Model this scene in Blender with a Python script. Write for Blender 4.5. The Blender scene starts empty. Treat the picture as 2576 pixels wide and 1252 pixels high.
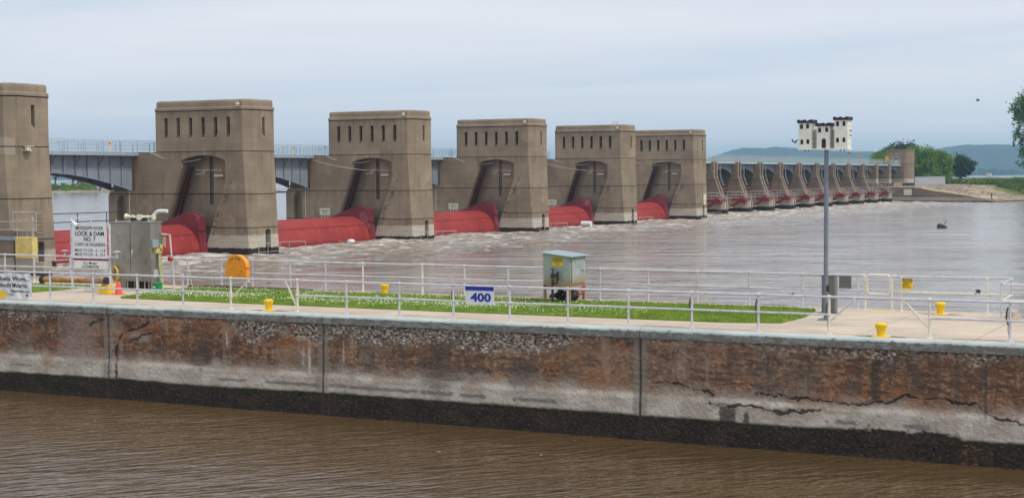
USE_HAZE = True
import bpy, bmesh, math, random
import numpy as np
from mathutils import Vector, Matrix
from mathutils.geometry import tessellate_polygon

# ---------------------------------------------------------------- camera, world, sun, exposure
SC = bpy.context.scene
COL = SC.collection
random.seed(7)
RNG = np.random.default_rng(7)
PI = math.pi
EYE = 7.4

cam_d = bpy.data.cameras.new('camera')
cam_d.lens = 36.0 * 3930 / 2576
cam_d.sensor_width = 36
cam_d.clip_start = 0.5
cam_d.clip_end = 30000
cam = bpy.data.objects.new('camera', cam_d)
COL.objects.link(cam)
Rm = Matrix(((0.4547274, 0.0441373, -0.8895364), (-0.8906144, 0.0164883, -0.4544603), (-0.0053917, 0.9988894, 0.046807)))
cam.matrix_world = Matrix.Translation((0, 0, EYE)) @ Rm.to_4x4()
SC.camera = cam

SUN_EL, SUN_AZ = math.radians(56), math.radians(262)      # azimuth of the sun, counted from +X towards +Y
world = bpy.data.worlds.new('World')
SC.world = world
world.use_nodes = True
nt = world.node_tree
nt.nodes.clear()
def N(t, k, **kw):
    n = t.nodes.new(k)
    for a, b in kw.items():
        setattr(n, a, b)
    return n
wo = N(nt, 'ShaderNodeOutputWorld')
bg = N(nt, 'ShaderNodeBackground')
bg.inputs[1].default_value = 0.135
sky = N(nt, 'ShaderNodeTexSky', sky_type='NISHITA', sun_disc=False, sun_elevation=SUN_EL, sun_rotation=math.radians(90) - SUN_AZ)
sky.air_density = 1.0
sky.dust_density = 2.5
tc = N(nt, 'ShaderNodeTexCoord')
sep = N(nt, 'ShaderNodeSeparateXYZ')
nt.links.new(tc.outputs['Generated'], sep.inputs[0])
# the cloud deck: direction projected on a flat layer far above
mz = N(nt, 'ShaderNodeMath', operation='MAXIMUM'); nt.links.new(sep.outputs[2], mz.inputs[0]); mz.inputs[1].default_value = 0.0
az_ = N(nt, 'ShaderNodeMath', operation='ADD'); nt.links.new(mz.outputs[0], az_.inputs[0]); az_.inputs[1].default_value = 0.045
dx = N(nt, 'ShaderNodeMath', operation='DIVIDE'); nt.links.new(sep.outputs[0], dx.inputs[0]); nt.links.new(az_.outputs[0], dx.inputs[1])
dy = N(nt, 'ShaderNodeMath', operation='DIVIDE'); nt.links.new(sep.outputs[1], dy.inputs[0]); nt.links.new(az_.outputs[0], dy.inputs[1])
cmb = N(nt, 'ShaderNodeCombineXYZ'); nt.links.new(dx.outputs[0], cmb.inputs[0]); nt.links.new(dy.outputs[0], cmb.inputs[1])
mp = N(nt, 'ShaderNodeMapping'); mp.inputs['Rotation'].default_value = (0, 0, math.radians(-30)); mp.inputs['Scale'].default_value = (0.55, 0.28, 1)
nt.links.new(cmb.outputs[0], mp.inputs[0])
n1 = N(nt, 'ShaderNodeTexNoise'); n1.inputs['Scale'].default_value = 0.8; n1.inputs['Detail'].default_value = 9; n1.inputs['Roughness'].default_value = 0.55
n1.inputs['Distortion'].default_value = 0.5
nt.links.new(mp.outputs[0], n1.inputs['Vector'])
r1 = N(nt, 'ShaderNodeValToRGB')
r1.color_ramp.elements[0].position = 0.33; r1.color_ramp.elements[0].color = (4.8, 5.5, 6.5, 1)
r1.color_ramp.elements[1].position = 0.72; r1.color_ramp.elements[1].color = (6.8, 6.85, 7.15, 1)
e_ = r1.color_ramp.elements.new(0.5); e_.color = (5.75, 6.05, 6.7, 1)
nt.links.new(n1.outputs[0], r1.inputs[0])
# bluer, clearer band low over the horizon
mr = N(nt, 'ShaderNodeMapRange'); mr.inputs[1].default_value = 0.0; mr.inputs[2].default_value = 0.13; mr.inputs[3].default_value = 0.8; mr.inputs[4].default_value = 0.0
nt.links.new(sep.outputs[2], mr.inputs[0])
mxb = N(nt, 'ShaderNodeMixRGB'); nt.links.new(mr.outputs[0], mxb.inputs[0]); nt.links.new(r1.outputs[0], mxb.inputs[1]); mxb.inputs[2].default_value = (5.9, 6.4, 7.0, 1)
mx = N(nt, 'ShaderNodeMixRGB'); mx.inputs[0].default_value = 0.97
nt.links.new(sky.outputs[0], mx.inputs[1]); nt.links.new(mxb.outputs[0], mx.inputs[2])
nt.links.new(mx.outputs[0], bg.inputs[0])
nt.links.new(bg.outputs[0], wo.inputs[0])

sun_d = bpy.data.lights.new('sun', 'SUN')
sun_d.energy = 2.4
sun_d.angle = math.radians(11)
sun_d.color = (1.0, 0.96, 0.9)
sun = bpy.data.objects.new('sun', sun_d)
COL.objects.link(sun)
sd = Vector((math.cos(SUN_EL) * math.cos(SUN_AZ), math.cos(SUN_EL) * math.sin(SUN_AZ), math.sin(SUN_EL)))
sun.rotation_euler = sd.to_track_quat('Z', 'Y').to_euler()
sun.location = sd * 60

SC.view_settings.view_transform = 'Standard'
SC.view_settings.look = 'None'
SC.view_settings.exposure = 0.0
SC.view_settings.gamma = 1.0
SC.view_settings.use_curve_mapping = False
SC.render.engine = 'CYCLES'
SC.cycles.max_bounces = 6
SC.cycles.volume_bounces = 0
SC.cycles.transparent_max_bounces = 12

# ---------------------------------------------------------------- helpers: things and meshes
def thing(name, label, cat, loc=(0, 0, 0), group=None, kind=None):
    o = bpy.data.objects.new(name, None)
    COL.objects.link(o)
    o.location = loc
    o.empty_display_size = 0.2
    o['label'] = label
    o['category'] = cat
    if group: o['group'] = group
    if kind: o['kind'] = kind
    return o
def tag(o, label=None, cat=None, group=None, kind=None):
    if label: o['label'] = label
    if cat: o['category'] = cat
    if group: o['group'] = group
    if kind: o['kind'] = kind
    return o
def kids(o):
    return [c for c in bpy.data.objects if c.parent == o]
def copy_tree(root, loc, label=None, group=None):
    ks = kids(root)
    r = root.copy(); COL.objects.link(r); r.location = loc
    if label: r['label'] = label
    if group: r['group'] = group
    for k in ks:
        c = k.copy(); COL.objects.link(c); c.parent = r
        for g in kids(k):
            d = g.copy(); COL.objects.link(d); d.parent = c
    return r
def origin_of(o):
    v = Vector((0, 0, 0))
    while o is not None:
        v += o.location
        o = o.parent
    return v

class MB:
    """collects geometry in world coordinates"""
    def __init__(s):
        s.v = []; s.f = []
    def add(s, vs, fs):
        b = len(s.v)
        s.v.extend([tuple(p) for p in vs]); s.f.extend([tuple(i + b for i in f) for f in fs])
        return s
    def box(s, x0, x1, y0, y1, z0, z1):
        vs = [(x0, y0, z0), (x1, y0, z0), (x1, y1, z0), (x0, y1, z0), (x0, y0, z1), (x1, y0, z1), (x1, y1, z1), (x0, y1, z1)]
        return s.add(vs, [(3, 2, 1, 0), (4, 5, 6, 7), (0, 1, 5, 4), (1, 2, 6, 5), (2, 3, 7, 6), (3, 0, 4, 7)])
    def prism(s, poly, axis, a0, a1):
        """poly: 2-D points in the plane across the axis; x -> (y,z), y -> (x,z), z -> (x,y)"""
        def P(p, a):
            return {'x': (a, p[0], p[1]), 'y': (p[0], a, p[1]), 'z': (p[0], p[1], a)}[axis]
        n = len(poly)
        vs = [P(p, a0) for p in poly] + [P(p, a1) for p in poly]
        fs = [(i, (i + 1) % n, n + (i + 1) % n, n + i) for i in range(n)]
        tri = tessellate_polygon([[Vector((p[0], p[1], 0)) for p in poly]])
        fs += [tuple(t) for t in tri] + [tuple(n + i for i in t[::-1]) for t in tri]
        return s.add(vs, fs)
    def tube(s, pts, r, n=8, caps=True, closed=False):
        pts = [Vector(p) for p in pts]
        m = len(pts)
        rr = r if isinstance(r, (list, tuple)) else [r] * m
        vs = []; prev = None
        for i, p in enumerate(pts):
            if closed:
                d = (pts[(i + 1) % m] - pts[(i - 1) % m])
            else:
                d = pts[min(i + 1, m - 1)] - pts[max(i - 1, 0)]
            d.normalize()
            if prev is None:
                up = Vector((0, 0, 1)) if abs(d.z) < 0.9 else Vector((1, 0, 0))
                a = d.cross(up).normalized()
            else:
                a = (prev - d * prev.dot(d)).normalized()
            prev = a
            b = d.cross(a)
            for k in range(n):
                t = 2 * PI * k / n
                vs.append(p + (a * math.cos(t) + b * math.sin(t)) * rr[i])
        fs = []
        for i in range(m if closed else m - 1):
            j = (i + 1) % m
            for k in range(n):
                fs.append((i * n + k, i * n + (k + 1) % n, j * n + (k + 1) % n, j * n + k))
        if caps and not closed:
            fs.append(tuple(range(n))[::-1]); fs.append(tuple((m - 1) * n + k for k in range(n)))
        return s.add(vs, fs)
    def lathe(s, prof, c, n=20, axis='z'):
        """prof: (radius, height) from bottom to top"""
        vs = []
        for r, h in prof:
            for k in range(n):
                t = 2 * PI * k / n
                a, b = r * math.cos(t), r * math.sin(t)
                vs.append({'z': (c[0] + a, c[1] + b, c[2] + h), 'x': (c[0] + h, c[1] + a, c[2] + b), 'y': (c[0] + a, c[1] + h, c[2] + b)}[axis])
        fs = []
        for i in range(len(prof) - 1):
            for k in range(n):
                fs.append((i * n + k, i * n + (k + 1) % n, (i + 1) * n + (k + 1) % n, (i + 1) * n + k))
        fs.append(tuple(range(n))[::-1]); fs.append(tuple((len(prof) - 1) * n + k for k in range(n)))
        return s.add(vs, fs)
    def blob(s, c, r, seed=0, amp=0.2, sc=(1, 1, 1), sub=2):
        bm = bmesh.new(); bmesh.ops.create_icosphere(bm, subdivisions=sub, radius=1)
        rnd = random.Random(seed)
        vs = []
        for v in bm.verts:
            k = r * (1 + amp * (rnd.random() - .5) * 2)
            vs.append((c[0] + v.co.x * k * sc[0], c[1] + v.co.y * k * sc[1], c[2] + v.co.z * k * sc[2]))
        fs = [tuple(v.index for v in f.verts) for f in bm.faces]
        bm.free()
        return s.add(vs, fs)
    def build(s, name, mat, parent=None, smooth=False, bevel=0, label=None, recalc=True):
        me = bpy.data.meshes.new(name)
        o0 = origin_of(parent) if parent else Vector((0, 0, 0))
        me.from_pydata([(p[0] - o0.x, p[1] - o0.y, p[2] - o0.z) for p in s.v], [], s.f)
        if recalc:
            bm = bmesh.new(); bm.from_mesh(me); bmesh.ops.recalc_face_normals(bm, faces=bm.faces); bm.to_mesh(me); bm.free()
        me.materials.append(mat)
        if smooth:
            me.polygons.foreach_set('use_smooth', [True] * len(me.polygons))
            if hasattr(me, 'set_sharp_from_angle'):
                me.set_sharp_from_angle(angle=math.radians(40))
        me.update()
        o = bpy.data.objects.new(name, me)
        COL.objects.link(o)
        o.parent = parent
        if bevel:
            m = o.modifiers.new('edge', 'BEVEL'); m.width = bevel; m.segments = 2; m.limit_method = 'ANGLE'; m.angle_limit = math.radians(40)
        if label: o['label'] = label
        return o
def holed(mb, outer, holes, fn):
    """flat face with holes; fn maps (a,b) to a 3-D point"""
    loops = [outer] + holes
    pts = [p for l in loops for p in l]
    tri = tessellate_polygon([[Vector((p[0], p[1], 0)) for p in l] for l in loops])
    mb.add([fn(*p) for p in pts], [tuple(t) for t in tri])
def strip(mb, loop, fn0, fn1, closed=True):
    n = len(loop)
    mb.add([fn0(*p) for p in loop] + [fn1(*p) for p in loop], [(i, (i + 1) % n, n + (i + 1) % n, n + i) for i in range(n if closed else n - 1)])

def text_into(mb, txt, size, place, extrude=0.002, bold=0.0, sx=1.0, align='LEFT'):
    """letters; place maps (u across, v up, w out of the board) to a 3-D point"""
    cu = bpy.data.curves.new('t', 'FONT'); cu.body = txt; cu.size = size; cu.extrude = extrude; cu.offset = bold
    cu.align_x = align; cu.resolution_u = 2
    o = bpy.data.objects.new('t', cu); COL.objects.link(o)
    dg = bpy.context.evaluated_depsgraph_get()
    me = bpy.data.meshes.new_from_object(o.evaluated_get(dg))
    mb.add([place(v.co.x * sx, v.co.y, v.co.z) for v in me.vertices], [tuple(p.vertices) for p in me.polygons])
    bpy.data.objects.remove(o); bpy.data.curves.remove(cu); bpy.data.meshes.remove(me)
def text_fit(mb, txt, y_left, y_right, z_base, cap, x, extrude=0.004, bold=0.0):
    """a line of capitals facing -X from y_left to y_right (y falls to the reader's right)"""
    size = cap / 0.70
    cu = bpy.data.curves.new('t', 'FONT'); cu.body = txt; cu.size = size
    o = bpy.data.objects.new('t', cu); COL.objects.link(o)
    bpy.context.view_layer.update()
    w = o.dimensions.x
    bpy.data.objects.remove(o); bpy.data.curves.remove(cu)
    text_into(mb, txt, size, lambda u, v, q: (x - q, y_left - u, z_base + v), extrude, bold, (y_left - y_right) / max(w, 1e-6))

# ---------------------------------------------------------------- helpers: materials
def srgb(r, g, b):
    f = lambda c: (c / 255 / 12.92) if c / 255 <= 0.04045 else ((c / 255 + 0.055) / 1.055) ** 2.4
    return (f(r), f(g), f(b), 1)
def newmat(name):
    m = bpy.data.materials.new(name); m.use_nodes = True
    t = m.node_tree
    b = t.nodes['Principled BSDF']
    return m, t, b
class G:
    """small node-graph writer"""
    def __init__(s, t):
        s.t = t; s.L = t.links.new
        s.co = N(t, 'ShaderNodeTexCoord').outputs['Object']
        oi = N(t, 'ShaderNodeObjectInfo'); va = N(t, 'ShaderNodeVectorMath', operation='ADD'); s.L(s.co, va.inputs[0]); s.L(oi.outputs['Location'], va.inputs[1]); s.wco = va.outputs[0]
        sp = N(t, 'ShaderNodeSeparateXYZ'); s.L(s.co, sp.inputs[0])
        s.x, s.y, s.z = sp.outputs
    def _in(s, sock, v):
        if isinstance(v, (int, float)): sock.default_value = v
        elif isinstance(v, (tuple, list)): sock.default_value = v
        else: s.L(v, sock)
    def math(s, op, a, b=0.0, c=None, clamp=False):
        n = N(s.t, 'ShaderNodeMath', operation=op, use_clamp=clamp); s._in(n.inputs[0], a); s._in(n.inputs[1], b)
        if c is not None: s._in(n.inputs[2], c)
        return n.outputs[0]
    def noise(s, scale=1.0, detail=4, rough=0.55, sc=(1, 1, 1), dist=0.0, off=(0, 0, 0), vec=None, rot=0.0):
        vec = vec or s.co
        if rot:
            r_ = N(s.t, 'ShaderNodeMapping'); s.L(vec, r_.inputs[0]); r_.inputs['Rotation'].default_value = (0, 0, rot); vec = r_.outputs[0]
        m = N(s.t, 'ShaderNodeMapping'); s.L(vec, m.inputs[0]); m.inputs['Scale'].default_value = sc; m.inputs['Location'].default_value = off
        n = N(s.t, 'ShaderNodeTexNoise'); s.L(m.outputs[0], n.inputs['Vector'])
        n.inputs['Scale'].default_value = scale; n.inputs['Detail'].default_value = detail; n.inputs['Roughness'].default_value = rough; n.inputs['Distortion'].default_value = dist
        return n.outputs[0]
    def voro(s, scale=1.0, sc=(1, 1, 1), feature='F1', rnd=1.0):
        m = N(s.t, 'ShaderNodeMapping'); s.L(s.co, m.inputs[0]); m.inputs['Scale'].default_value = sc
        n = N(s.t, 'ShaderNodeTexVoronoi', feature=feature); s.L(m.outputs[0], n.inputs['Vector']); n.inputs['Scale'].default_value = scale
        n.inputs['Randomness'].default_value = rnd
        return n
    def step(s, v, a, b, o0=0.0, o1=1.0):
        n = N(s.t, 'ShaderNodeMapRange', interpolation_type='SMOOTHSTEP'); s._in(n.inputs[0], v)
        s._in(n.inputs[1], a); s._in(n.inputs[2], b); s._in(n.inputs[3], o0); s._in(n.inputs[4], o1)
        return n.outputs[0]
    def mix(s, f, a, b, mode='MIX'):
        n = N(s.t, 'ShaderNodeMixRGB', blend_type=mode); s._in(n.inputs[0], f); s._in(n.inputs[1], a); s._in(n.inputs[2], b)
        return n.outputs[0]
    def bump(s, h, strength=0.3, dist=0.02, normal=None):
        n = N(s.t, 'ShaderNodeBump'); s._in(n.inputs['Height'], h); n.inputs['Strength'].default_value = strength; n.inputs['Distance'].default_value = dist
        if normal is not None: s.L(normal, n.inputs['Normal'])
        return n.outputs[0]
def paint(name, col, rough=0.5, metal=0.0, var=0.18, vs=3.0, dirt=None, dirt_amt=0.35, ds=6.0, bump=0.15, spec=0.5):
    m, t, b = newmat(name); g = G(t)
    n = g.noise(vs, 5, 0.6)
    dark = tuple(c * (1 - var) for c in col[:3]) + (1,)
    lite = tuple(min(1, c * (1 + var * 0.7)) for c in col[:3]) + (1,)
    c = g.mix(g.step(n, 0.3, 0.7), dark, lite)
    if dirt:
        d = g.noise(ds, 6, 0.65, off=(3, 1, 2))
        c = g.mix(g.math('MULTIPLY', g.step(d, 0.5, 0.68), dirt_amt), c, dirt)
    t.links.new(c, b.inputs['Base Color'])
    b.inputs['Roughness'].default_value = rough; b.inputs['Metallic'].default_value = metal
    b.inputs['Specular IOR Level'].default_value = spec
    if bump:
        t.links.new(g.bump(g.noise(vs * 12, 4, 0.6), bump, 0.01), b.inputs['Normal'])
    return m

MAT = {}
MAT['galv'] = paint('galvanised_pipe', srgb(204, 203, 206), 0.45, 0.1, 0.12, 2.0, srgb(120, 116, 112), 0.35, 7)
MAT['white_pipe'] = paint('white_painted_pipe', srgb(226, 220, 204), 0.5, 0, 0.06, 3, srgb(165, 130, 90), 0.35, 9)
MAT['yellow'] = paint('yellow_paint', srgb(238, 196, 12), 0.45, 0, 0.08, 4, srgb(170, 130, 30), 0.3, 9)
MAT['orange'] = paint('orange_plastic', srgb(240, 150, 10), 0.45, 0, 0.06, 3, srgb(190, 110, 20), 0.3, 8)
MAT['cone'] = paint('cone_orange', srgb(235, 80, 50), 0.5, 0, 0.08, 5)
MAT['white'] = paint('white_sheet', srgb(222, 224, 224), 0.5, 0, 0.05, 3, srgb(180, 178, 170), 0.25, 6)
MAT['cream'] = paint('cream_plastic', srgb(222, 216, 192), 0.5, 0, 0.06, 3)
MAT['black'] = paint('black_lettering', srgb(26, 28, 32), 0.6, 0, 0.1, 3, bump=0)
MAT['blue'] = paint('blue_lettering', srgb(14, 42, 150), 0.5, 0, 0.06, 3, bump=0)
MAT['maroon'] = paint('maroon_paint', srgb(128, 24, 58), 0.5, 0, 0.08, 3)
MAT['steel'] = paint('stainless_steel', srgb(156, 150, 138), 0.3, 0.7, 0.12, 1.2, srgb(96, 92, 84), 0.4, 2.5, bump=0.05)
MAT['grey_box'] = paint('grey_enamel', srgb(112, 108, 108), 0.45, 0.1, 0.08, 2, srgb(86, 80, 76), 0.4, 4)
MAT['blue_grey'] = paint('blue_grey_enamel', srgb(140, 160, 165), 0.45, 0.05, 0.08, 2.5)
MAT['green'] = paint('green_plastic', srgb(20, 150, 90), 0.5, 0, 0.07, 4)
MAT['rope'] = paint('weathered_rope', srgb(112, 104, 96), 0.9, 0, 0.3, 20, srgb(60, 54, 50), 0.6, 20)
MAT['dark'] = paint('dark_iron', srgb(52, 48, 46), 0.6, 0.2, 0.2, 6, srgb(96, 62, 40), 0.4, 9)
MAT['rust_pipe'] = paint('rusted_pipe', srgb(170, 122, 70), 0.75, 0, 0.4, 3.5, srgb(86, 54, 32), 0.9, 4.5)
MAT['girder'] = paint('blue_grey_girder_paint', srgb(138, 148, 158), 0.5, 0, 0.12, 0.6, srgb(96, 96, 98), 0.35, 1.4)
MAT['bridge_rail'] = paint('bridge_rail_paint', srgb(158, 170, 176), 0.5, 0, 0.12, 2)
MAT['tainter_rail'] = paint('pale_green_rail_paint', srgb(176, 188, 184), 0.5, 0, 0.15, 2)
MAT['underside'] = paint('dark_steel_bracing', srgb(70, 70, 72), 0.6, 0, 0.2, 2)
MAT['glass'] = paint('dark_slit_glass', srgb(34, 32, 34), 0.2, 0, 0.3, 2.5, bump=0)
MAT['rail_brown'] = paint('galvanised_catwalk_pipe', srgb(176, 168, 160), 0.5, 0.1, 0.15, 3)
MAT['bird'] = paint('dark_feathers', srgb(46, 42, 50), 0.7, 0, 0.3, 20)
MAT['bird_wing'] = paint('brown_feathers', srgb(92, 80, 82), 0.7, 0, 0.3, 20)
MAT['house_white'] = paint('birdhouse_white', srgb(226, 226, 214), 0.55, 0, 0.05, 5, srgb(170, 165, 150), 0.3, 12)
MAT['house_dark'] = paint('birdhouse_dark_roof', srgb(42, 36, 48), 0.6, 0, 0.15, 6)
MAT['pole'] = paint('grey_pole', srgb(120, 128, 138), 0.5, 0.25, 0.12, 2.0, srgb(90, 92, 96), 0.4, 5)
MAT['hose'] = paint('yellow_hose', srgb(222, 176, 30), 0.5, 0, 0.1, 9)
MAT['red_hose'] = paint('red_hose', srgb(150, 60, 52), 0.55, 0, 0.15, 9)
MAT['pale_hose'] = paint('pale_green_hose', srgb(200, 205, 150), 0.5, 0, 0.15, 9)
MAT['red_light'] = paint('red_lens', srgb(170, 24, 34), 0.3, 0, 0.1, 9)
MAT['cloth_dark'] = paint('dark_clothes', srgb(66, 40, 44), 0.9, 0, 0.2, 6)
MAT['skin'] = paint('skin', srgb(150, 105, 85), 0.6, 0, 0.05, 6)
MAT['board'] = paint('cream_board', srgb(208, 205, 186), 0.6, 0, 0.06, 2)
MAT['amber'] = paint('amber_paint', srgb(216, 150, 50), 0.5, 0, 0.15, 4)
MAT['rust_orange'] = paint('rusty_orange_steel', srgb(178, 138, 108), 0.7, 0, 0.2, 4)
MAT['wire'] = paint('wire_grey', srgb(150, 146, 144), 0.5, 0.3, 0.15, 6)

# ---------------------------------------------------------------- stone, water, ground materials
def concrete_pier(name, joints, base=(148, 132, 111), wl0=0.55, wl1=1.75, spall=None, patch=None, white=0.75, slot=False, wet_shaded=False):
    m, t, b = newmat(name); g = G(t)
    big = g.noise(0.35, 5, 0.6, vec=g.wco)
    boards = g.noise(1.0, 4, 0.65, sc=(0.25, 0.25, 7.0))
    strk = g.noise(1.0, 5, 0.6, sc=(2.2, 2.2, 0.12), off=(5, 3, 0), vec=g.wco)
    fine = g.noise(9, 5, 0.7)
    c = g.mix(g.step(big, 0.3, 0.72), srgb(*[k * 0.9 for k in base]), srgb(*[min(255, k * 1.08) for k in base]))
    c = g.mix(g.math('MULTIPLY', g.step(boards, 0.42, 0.75), 0.28), c, srgb(base[0] * .74, base[1] * .72, base[2] * .72))
    c = g.mix(g.math('MULTIPLY', g.step(strk, 0.52, 0.75), 0.38), c, srgb(base[0] * .66, base[1] * .64, base[2] * .64))
    c = g.mix(g.math('MULTIPLY', g.step(fine, 0.55, 0.8), 0.25), c, srgb(base[0] * 1.15, base[1] * 1.15, base[2] * 1.15))
    pt = g.noise(0.5, 3, 0.5, sc=(1, 1, 0.8), off=(11, 2, 5), vec=g.wco)                       # lighter repair patches
    c = g.mix(g.math('MULTIPLY', g.step(pt, 0.64, 0.67), 0.3), c, srgb(min(255, base[0] * 1.2), min(255, base[1] * 1.2), min(255, base[2] * 1.2)))
    # dark pits
    pits = g.voro(2.2).outputs['Distance']
    c = g.mix(g.math('MULTIPLY', g.step(pits, 0.035, 0.02), 0.7), c, srgb(60, 52, 46))
    # rain stains below the parapet and below each pour joint
    for j in joints:
        d = g.math('SUBTRACT', j, g.z)
        run = g.math('MULTIPLY', g.step(d, 1.3, 0.0), g.step(d, -0.02, 0.02))
        c = g.mix(g.math('MULTIPLY', g.math('MULTIPLY', run, g.step(strk, 0.38, 0.62)), 0.30), c, srgb(78, 68, 60))
    if slot:                                                      # grease beside the gate track, and recess shade painted into the slot
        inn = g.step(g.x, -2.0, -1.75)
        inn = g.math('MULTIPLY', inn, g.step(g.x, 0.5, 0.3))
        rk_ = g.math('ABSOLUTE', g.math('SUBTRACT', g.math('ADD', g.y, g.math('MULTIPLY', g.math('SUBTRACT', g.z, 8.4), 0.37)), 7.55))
        grease_shade = g.step(g.math('ADD', rk_, g.math('MULTIPLY', g.math('SUBTRACT', strk, 0.5), 1.2)), 1.5, 0.3)
        c = g.mix(g.math('MULTIPLY', inn, g.math('ADD', 0.04, g.math('MULTIPLY', grease_shade, 0.45))), c, srgb(58, 48, 44))
    if wet_shaded:                                                   # wet algae stain plus under-deck shade painted on the upstream pier flanks
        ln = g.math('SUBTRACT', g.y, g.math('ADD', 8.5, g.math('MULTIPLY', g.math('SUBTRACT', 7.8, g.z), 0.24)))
        wet_shade = g.math('MULTIPLY', g.step(g.math('ADD', ln, g.math('MULTIPLY', g.math('SUBTRACT', strk, 0.5), 0.8)), -0.1, 0.25), g.step(g.z, 9.0, 8.2))
        c = g.mix(g.math('MULTIPLY', wet_shade, 0.62), c, srgb(54, 47, 42))
    # scoured pale band over the waterline
    e = g.math('ADD', g.z, g.math('MULTIPLY', g.math('SUBTRACT', g.noise(1.4, 5, 0.7, sc=(1, 1, 0.6)), 0.5), 0.5))
    wb = g.math('MULTIPLY', g.step(e, wl1 + 0.12, wl1 - 0.12), g.step(g.noise(1.0, 4, 0.6, sc=(0.4, 0.4, 6), off=(0, 4, 1)), 0.3, 0.55, 0.55, 1.0))
    c = g.mix(g.math('MULTIPLY', wb, white), c, srgb(204, 196, 182))
    # algae-dark foot
    c = g.mix(g.step(e, wl0 + 0.03, wl0 - 0.05), c, srgb(52, 44, 36))
    if spall:                                                     # broken arris beside the gate slot
        (ya, za), (yb, zb) = spall
        k = (yb - ya) / (zb - za)
        yl = g.math('ADD', g.math('MULTIPLY', g.math('SUBTRACT', g.z, za), k), ya)
        dd = g.math('SUBTRACT', yl, g.y)                           # distance on the downstream side of the slot
        w = g.math('MULTIPLY', g.math('SUBTRACT', g.noise(1.1, 5, 0.75, off=(2, 9, 4)), 0.36), 2.6)
        inz = g.math('MULTIPLY', g.step(g.z, 1.9, 2.4), g.step(g.z, 7.6, 7.0))
        sp = g.math('MULTIPLY', g.math('MULTIPLY', g.step(g.math('SUBTRACT', w, dd), -0.05, 0.06), g.step(dd, -0.05, 0.03)), inz)
        c = g.mix(g.math('MULTIPLY', sp, 0.85), c, g.mix(g.step(g.noise(2.0, 5, 0.7, off=(7, 0, 0)), 0.4, 0.62), srgb(84, 72, 62), srgb(156, 144, 128)))
    if patch:                                                     # patched concrete, as on the nearest pier
        y0, y1, z0, z1 = patch
        q = g.math('MULTIPLY', g.math('MULTIPLY', g.step(g.x, y0 - .1, y0), g.step(g.x, y1 + .1, y1)), g.math('MULTIPLY', g.step(e, z0 - .12, z0), g.step(e, z1 + .1, z1)))
        c = g.mix(g.math('MULTIPLY', q, 0.6), c, srgb(168, 156, 138))
    jl = None
    for j in joints:
        a = g.step(g.math('ABSOLUTE', g.math('SUBTRACT', g.z, j)), 0.055, 0.03)
        jl = a if jl is None else g.math('MAXIMUM', jl, a)
    c = g.mix(jl, c, srgb(54, 46, 40))
    t.links.new(c, b.inputs['Base Color'])
    b.inputs['Roughness'].default_value = 0.9
    b.inputs['Specular IOR Level'].default_value = 0.25
    h = g.math('ADD', g.math('ADD', g.math('MULTIPLY', fine, 0.5), g.math('MULTIPLY', boards, 0.7)), g.math('MULTIPLY', jl, -2.0))
    t.links.new(g.bump(h, 0.5, 0.03), b.inputs['Normal'])
    return m
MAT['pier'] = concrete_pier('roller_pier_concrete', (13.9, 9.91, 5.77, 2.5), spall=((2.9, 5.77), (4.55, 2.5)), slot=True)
MAT['pier_near'] = concrete_pier('near_pier_concrete', (13.9, 9.91, 5.77, 2.5), patch=(-3.6, -1.9, 9.3, 10.6), wl0=0.7, wl1=1.6, white=0.5)
MAT['tpier'] = concrete_pier('gate_pier_concrete', (6.3, 2.35), base=(142, 124, 105), wl0=0.9, wl1=2.2, white=0.62, wet_shaded=True)
MAT['abut'] = concrete_pier('abutment_concrete', (1.5,), base=(126, 110, 94), wl0=0.3, wl1=1.3, white=0.4)

def red_steel(name, col, faded, amt=0.5):
    m, t, b = newmat(name); g = G(t)
    big = g.noise(0.5, 5, 0.62, vec=g.wco)
    ver = g.noise(1.0, 5, 0.65, sc=(1.6, 0.5, 0.4), off=(1, 5, 2), vec=g.wco)
    c = g.mix(g.step(big, 0.3, 0.72), srgb(*[k * 0.86 for k in col]), srgb(*col))
    c = g.mix(g.math('MULTIPLY', g.step(ver, 0.5, 0.72), amt), c, srgb(*faded))
    # scraped streaks running down the paint
    scr = g.noise(1.0, 3, 0.6, sc=(2.6, 0.5, 0.5), off=(3, 0, 8))
    sc2 = g.noise(0.35, 3, 0.6, off=(9, 2, 1))
    c = g.mix(g.math('MULTIPLY', g.math('MULTIPLY', g.step(scr, 0.66, 0.7), g.step(sc2, 0.5, 0.6)), 0.6), c, srgb(205, 150, 140))
    seam = g.step(g.math('ABSOLUTE', g.math('SUBTRACT', g.math('FRACT', g.math('MULTIPLY', g.x, 0.33)), 0.5)), 0.016, 0.008)      # plate seams with rust bleeding from them
    c = g.mix(g.math('MULTIPLY', seam, 0.5), c, srgb(96, 34, 32))
    bleed = g.step(g.noise(1.0, 5, 0.7, sc=(3.5, 1.2, 0.25), off=(2, 0, 6), vec=g.wco), 0.6, 0.74)
    c = g.mix(g.math('MULTIPLY', bleed, 0.45), c, srgb(112, 48, 38))
    # wet, rusted foot
    e = g.math('ADD', g.z, g.math('MULTIPLY', g.noise(0.9, 4, 0.6), 0.5))
    c = g.mix(g.math('MULTIPLY', g.step(e, 0.75, 0.35), 0.55), c, srgb(110, 30, 30))
    t.links.new(c, b.inputs['Base Color'])
    b.inputs['Roughness'].default_value = 0.55
    b.inputs['Specular IOR Level'].default_value = 0.35
    t.links.new(g.bump(g.noise(6, 4, 0.6), 0.2, 0.02), b.inputs['Normal'])
    return m
MAT['red'] = red_steel('red_gate_paint', (158, 54, 51), (182, 86, 80), 0.32)
MAT['red_shield'] = red_steel('weathered_red_plate', (128, 46, 54), (172, 122, 136), 0.8)
MAT['red_dark'] = red_steel('dark_red_rack', (88, 38, 36), (70, 42, 38), 0.6)

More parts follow.
